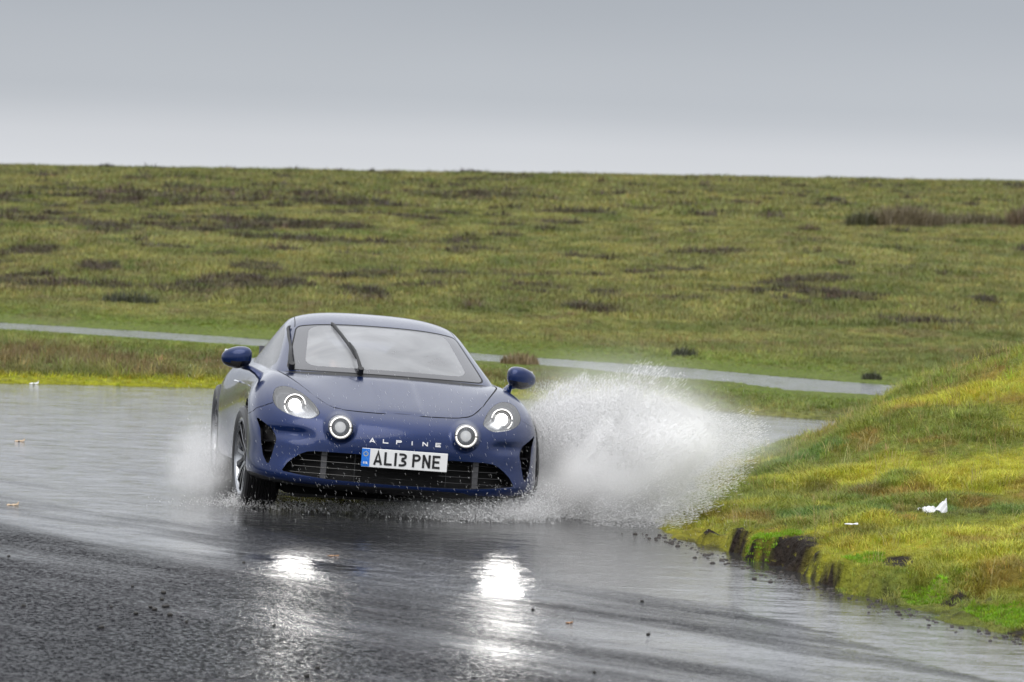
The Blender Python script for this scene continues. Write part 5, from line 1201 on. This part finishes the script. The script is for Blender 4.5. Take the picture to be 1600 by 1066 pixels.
# ------------------------------------------------------------------ litter, crumbs, leaves
def crumb(r, seed, flat=.6):
    q = np.random.default_rng(seed); V, F = superell((0, 0, 0), (r, r*q.uniform(.7, 1), r*flat), .9, n=8, m=6); V = np.array(V)
    V *= 1+q.uniform(-.22, .22, (len(V), 1)); return V, F
M_dung = principled('dark_soil_crumb', (.012, .010, .008), .5, bump=.002, bscale=400, var=.3)
cl = [(-1.66, 19.39), (-1.64, 19.06), (-1.66, 18.69), (-1.63, 18.58), (-1.6, 18.74), (-1.59, 18.76), (-1.54, 18.35), (-1.7, 18.38)]
lone = [((-2.24, 18.53), 'dark crumb of dirt alone near the left edge of the road'), ((-1.84, 19.66), 'dark crumb up and left of the cluster of crumbs'), ((-1.79, 17.73), 'dark crumb below and left of the cluster of crumbs'),
        ((-1.44, 18.09), 'dark crumb just right of the cluster of crumbs'), ((-1.84, 18.64), 'small crumb left of the cluster of crumbs'), ((-1.04, 18.08), 'crumb below the left headlamp glare on the road'),
        ((-.76, 16.5), 'upper of two crumbs at the bottom edge below the left glare'), ((-.79, 16.2), 'lower of two crumbs at the bottom edge below the left glare'), ((-2.63, 21.03), 'tiny crumb at the far left of the wet road'),
        ((-1.39, 21.17), 'tiny crumb left of the left headlamp glare'), ((.15, 19.23), 'dark crumb right of the right headlamp glare'), ((.7, 19.85), 'dark crumb alone on the smooth water towards the bank'),
        ((.68, 18.3), 'dark crumb on the rough streak at the lower right'), ((.4, 16.71), 'dark crumb at the bottom edge right of the middle')]
src = {}
def put_crumb(p, r, label, group, seed):
    key = seed % 4
    if key not in src:
        V, F = crumb(1.0, key); src[key] = bpy.data.meshes.new('dirt_crumb'); src[key].from_pydata([tuple(v) for v in V], [], [tuple(f) for f in F]); src[key].shade_smooth(); src[key].materials.append(M_dung)
    o = link(bpy.data.objects.new('dirt_crumb', src[key])); o.location = (p[0]*.985, p[1]*.985, ROAD_Z+r*.35); o.scale = (r, r, r); o.rotation_euler = (0, 0, seed*1.3); tag(o, label, 'dirt crumb', group)
for i, p in enumerate(cl): put_crumb(p, [.013, .012, .011, .014, .012, .013, .017, .012][i], 'one of eight dark dirt crumbs lying close together on the wet asphalt', 'dark dirt crumbs in the close cluster', i)
for i, (p, l) in enumerate(lone): put_crumb(p, [.012, .009, .014, .012, .009, .009, .012, .012, .010, .009, .010, .010, .011, .010][i], l, 'dark dirt crumbs scattered over the wet road', i+20)
def rag(name, c, size, seed, mat, label, cat, lift=.0, rot=0):
    q = np.random.default_rng(seed); n, m = 22, 12; V = []
    for i in range(n):
        for j in range(m):
            u, v = i/(n-1)*2-1, j/(m-1)*2-1; w = (1-.45*abs(u+.1)**1.5)*(.55+.6*abs(u)**1.2 if u > .1 else 1)
            fin = max(0, (u-.35)/.65); z = .32*(1-v*v)*(1-abs(u))**.4*.6+fin*.75*(v*.5+.5)+.10*math.sin(6*u+3*v+seed)+.07*math.sin(11*v-4*u)
            V.append((u*size[0], v*w*size[1]*(1-fin*.5), max(0, z)*size[2]+q.normal(0, .03)*size[2]))
    F = [(i*m+j, (i+1)*m+j, (i+1)*m+j+1, i*m+j+1) for i in range(n-1) for j in range(m-1)]
    o = mesh_obj(name, V, F, mat); s_ = o.modifiers.new('thick', 'SOLIDIFY'); s_.thickness = .003; o.modifiers.new('sub', 'SUBSURF').levels = 1
    o.location = c; o.rotation_euler = (0, 0, rot); tag(o, label, cat); return o
M_rag = principled('white_plastic_film', (.55, .56, .58), .5, bump=.004, bscale=25, var=.06)
lx, ly = 2.47, 22.96; rag('litter_scrap', (lx, ly, float(ground_z(np.array([lx]), np.array([ly]))[0])+.055), (.088, .055, .12), 3, M_rag, 'crumpled white plastic scrap lying on the grass of the bank', 'litter', rot=.15)
lx, ly = 1.93, 22.1; rag('litter_scrap', (lx, ly, float(ground_z(np.array([lx]), np.array([ly]))[0])+.035), (.038, .03, .012), 8, M_rag, 'small flat pale scrap half hidden in the turf of the bank', 'litter')
M_stud = principled('pale_leaf', (.36, .27, .18), .5, var=.3); M_brown = principled('brown_leaf', (.22, .10, .03), .5, var=.3)
for (p, sz, sd_, mt, lb) in (((-3.73, 30.26), (.038, .03, .03), 5, M_stud, 'pale brown leaf lying on the road at the left edge, the farther one'), ((-3.0, 24.1), (.036, .03, .028), 6, M_stud, 'pale brown leaf lying on the road at the left edge, the nearer one'),
                          ((.315, 18.42), (.016, .012, .012), 7, M_brown, 'tiny brown leaf right of the right headlamp glare'), ((-.925, 21.46), (.030, .012, .008), 9, M_brown, 'tiny orange leaf between the headlamp glares')):
    rag('leaf', (p[0], p[1], ROAD_Z+.002), sz, sd_, mt, lb, 'leaf')
rag('litter_scrap', (-4.72, 39.3, ROAD_Z+.004), (.045, .04, .04), 11, M_rag, 'white scrap at the foot of the mossy verge at the far left', 'litter')
# clods of peat fallen along the foot of the bank
M_clod = principled('wet_peat_clod', (.022, .016, .012), .55, bump=.01, bscale=60, var=.4)
q = np.random.default_rng(5); k = 0; V_all = []; F_all = []
xc_ = q.uniform(.6, 2.9, 60000); yc_ = q.uniform(17.9, 23.7, 60000); dc_ = bank_d(xc_, yc_); zc_2 = ground_z(xc_, yc_); it = -1
while k < 520:
    it += 1; x, y, d = xc_[it], yc_[it], dc_[it]
    if not (-.16 < d < .10) or q.uniform() > math.exp(-abs(d)/.07): continue
    k += 1; r = .003+.012*q.uniform()**2.5; V, F = crumb(r, int(q.integers(0, 9999)), .7); b0 = len(V_all); z0 = max(ROAD_Z-.004, float(zc_2[it]))
    V_all += [(v[0]+x, v[1]+y, v[2]+z0+r*.2) for v in V]; F_all += [tuple(b0+i for i in f) for f in F]
o = mesh_obj('peat_clods', V_all, F_all, M_clod); tag(o, 'crumbled wet peat along the foot of the bank at the water line', kind='stuff')
